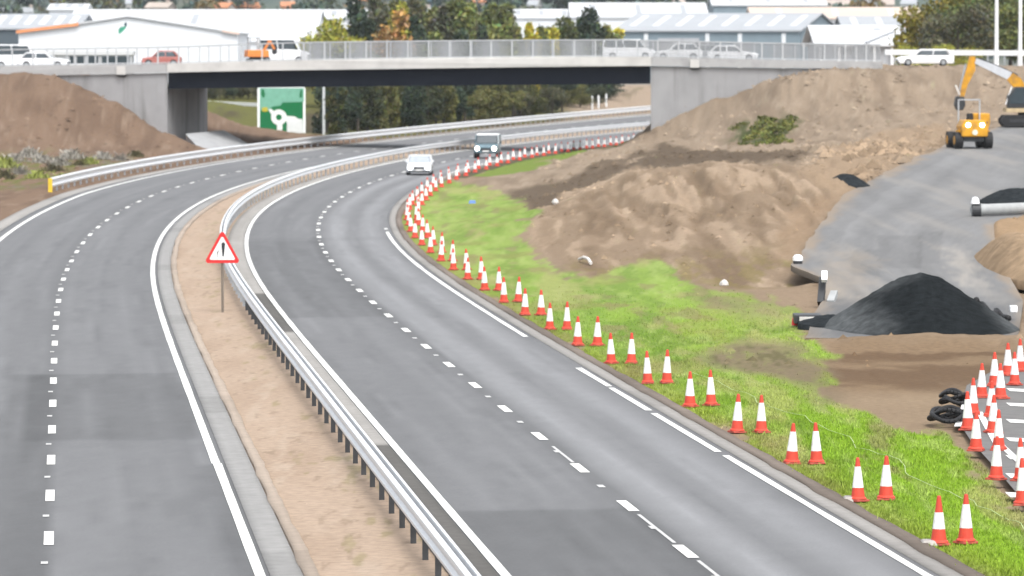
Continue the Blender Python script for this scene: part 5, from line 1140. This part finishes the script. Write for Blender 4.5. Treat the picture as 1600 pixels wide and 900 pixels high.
# woods on the far slope: loose crowns one can tell apart
GH = 'trees on the far hillside'
hc = [(.06, .09, .085), (.075, .10, .09), (.09, .10, .08), (.15, .115, .07), (.065, .085, .09)]  # blue-grey tints carry painted haze on the far crowns
for k in range(150):
    Y = random.uniform(1180, 2300); px = random.uniform(-40, 1640); x_ = wx(px, Y); zb = float(terrain(x_, Y, False))
    key = ('broad', 'far', k % 3)
    if key not in protos: protos[key] = [make_tree('hill_tree', '', 300+k, 12, 12*(.8+.2*(k % 3)), 'broad', (.05, .06, .04), .62, 800), True]
    src, first = protos[key]; protos[key][1] = False
    place(src, first, x_, Y, 'hazy tree in the wooded slope on the skyline behind the buildings', random.choice(hc), GH, random.uniform(.9, 1.6), zb)

# ------------------------------------------------------------------ clods and stones on the bare earth (uncountable)
def rubble(n, x0, x1, y0, y1, s0, s1, accept):
    xs = rng.uniform(x0, x1, n); ys = rng.uniform(y0, y1, n); dd = offset_of(xs, ys)
    ri = np.clip(np.searchsorted(rows, ys), 0, len(rows)-1); ci = np.clip(np.searchsorted(cs, xs/ys), 0, len(cs)-1)
    k_ = accept(xs, ys, dd) & (GRASS_W[ri, ci] < .3) & ~inpoly(xs, ys, SLIP_POLY) & (rng.uniform(0, 1, n) < smooth(.35, .65, fbm(xs/1.5, ys/6, 88, 4)))
    xs, ys, ri, ci = xs[k_], ys[k_], ri[k_], ci[k_]; m = len(xs); zs = GZ[ri, ci]
    s_ = s0*(s1/s0)**(rng.uniform(0, 1, m)**2.2); base = np.array([(1, 0, 0), (.3, .95, 0), (-.8, .6, 0), (-.8, -.6, 0), (.3, -.95, 0), (.1, .1, .8)]); V = base[None]*s_[:, None, None]*rng.uniform(.6, 1.3, (m, 6, 3))
    V[:, :, 0] += xs[:, None]; V[:, :, 1] += ys[:, None]; V[:, :, 2] += zs[:, None]-.03
    tri = np.array([(0, 1, 5), (1, 2, 5), (2, 3, 5), (3, 4, 5), (4, 0, 5)]); Fq = (np.arange(m)[:, None, None]*6+tri[None]).reshape(-1, 3)
    c = GCOL[ri, ci]*rng.uniform(.7, 1.35, m)[:, None]; return V.reshape(-1, 3), Fq, np.repeat(c, 6, 0)
parts_ = [rubble(9000, -12, 32, 140, 300, .04, .22, lambda a, b, c: c > 11), rubble(9000, 2, 60, 280, 430, .06, .34, lambda a, b, c: c > 11.5), rubble(2600, 19, 32, 255, 335, .12, .6, lambda a, b, c: (a/b > .058) & (a/b < .092)), rubble(6000, -60, -18, 330, 440, .06, .3, lambda a, b, c: c < -18), rubble(5000, -20, 3, 80, 260, .015, .06, lambda a, b, c: (c > -3.1) & (c < -1.4))]
off = 0; VV = []; FF = []; CC = []
for a, b2, c in parts_: VV.append(a); FF.append(b2+off); CC.append(c); off += len(a)
rb = np_mesh('rubble', np.concatenate(VV), np.concatenate(FF), M_ground, np.concatenate(CC), smooth=False, kind='stuff'); tag(rb, 'loose clods and stones scattered over the bare earth banks', 'rubble')

# ------------------------------------------------------------------ air
M_haze = bpy.data.materials.new('haze'); M_haze.use_nodes = True; nt = M_haze.node_tree; nt.nodes.remove(nt.nodes['Principled BSDF'])
pv_ = nt.nodes.new('ShaderNodeVolumePrincipled'); pv_.inputs['Density'].default_value = .00006; pv_.inputs['Color'].default_value = (.88, .94, 1, 1); pv_.inputs['Anisotropy'].default_value = .2
nt.links.new(pv_.outputs[0], nt.nodes['Material Output'].inputs['Volume'])
tag(MB().box(-1500, 1500, -60, 2800, -4, 125).build('haze', M_haze), kind='stuff')

# ------------------------------------------------------------------ sky, sun, camera
SUN_EL, SUN_AZ = 58, 160     # degrees; azimuth measured from straight ahead (+ = right)
w = bpy.data.worlds.new('World'); C.world = w; w.use_nodes = True; nt = w.node_tree; N = nt.nodes
sky = N.new('ShaderNodeTexSky'); sky.sky_type = 'NISHITA'; sky.sun_disc = False; sky.sun_elevation = R(SUN_EL); sky.sun_rotation = R(SUN_AZ); sky.dust_density = 4; sky.air_density = 1.2
hs = N.new('ShaderNodeHueSaturation'); hs.inputs['Saturation'].default_value = .28
nt.links.new(sky.outputs[0], hs.inputs['Color']); nt.links.new(hs.outputs[0], N['Background'].inputs[0]); N['Background'].inputs[1].default_value = .15
sd = bpy.data.lights.new('sun', 'SUN'); sd.energy = .75; sd.angle = R(20); sd.color = (1, .98, .95); so = bpy.data.objects.new('sun', sd); COL.objects.link(so)
dirv = Vector((math.sin(R(SUN_AZ))*math.cos(R(SUN_EL)), math.cos(R(SUN_AZ))*math.cos(R(SUN_EL)), math.sin(R(SUN_EL))))
so.rotation_euler = dirv.to_track_quat('Z', 'Y').to_euler()
cd = bpy.data.cameras.new('camera'); cam = bpy.data.objects.new('camera', cd); COL.objects.link(cam); C.camera = cam
cd.sensor_width = 36; cd.sensor_fit = 'HORIZONTAL'; cd.lens = 36*F/1600; cd.clip_end = 20000; cd.clip_start = 1
cd.dof.use_dof = True; cd.dof.focus_distance = 105; cd.dof.aperture_fstop = 2.5
cam.location = (0, 0, H); cam.rotation_euler = (R(90)-math.atan((450-HZ)/F), 0, 0)
vs_ = C.view_settings; vs_.view_transform = 'Standard'; vs_.look = 'None'; vs_.gamma = 1; vs_.use_curve_mapping = False; vs_.exposure = 1.20
C.render.resolution_x = 1024; C.render.resolution_y = 576
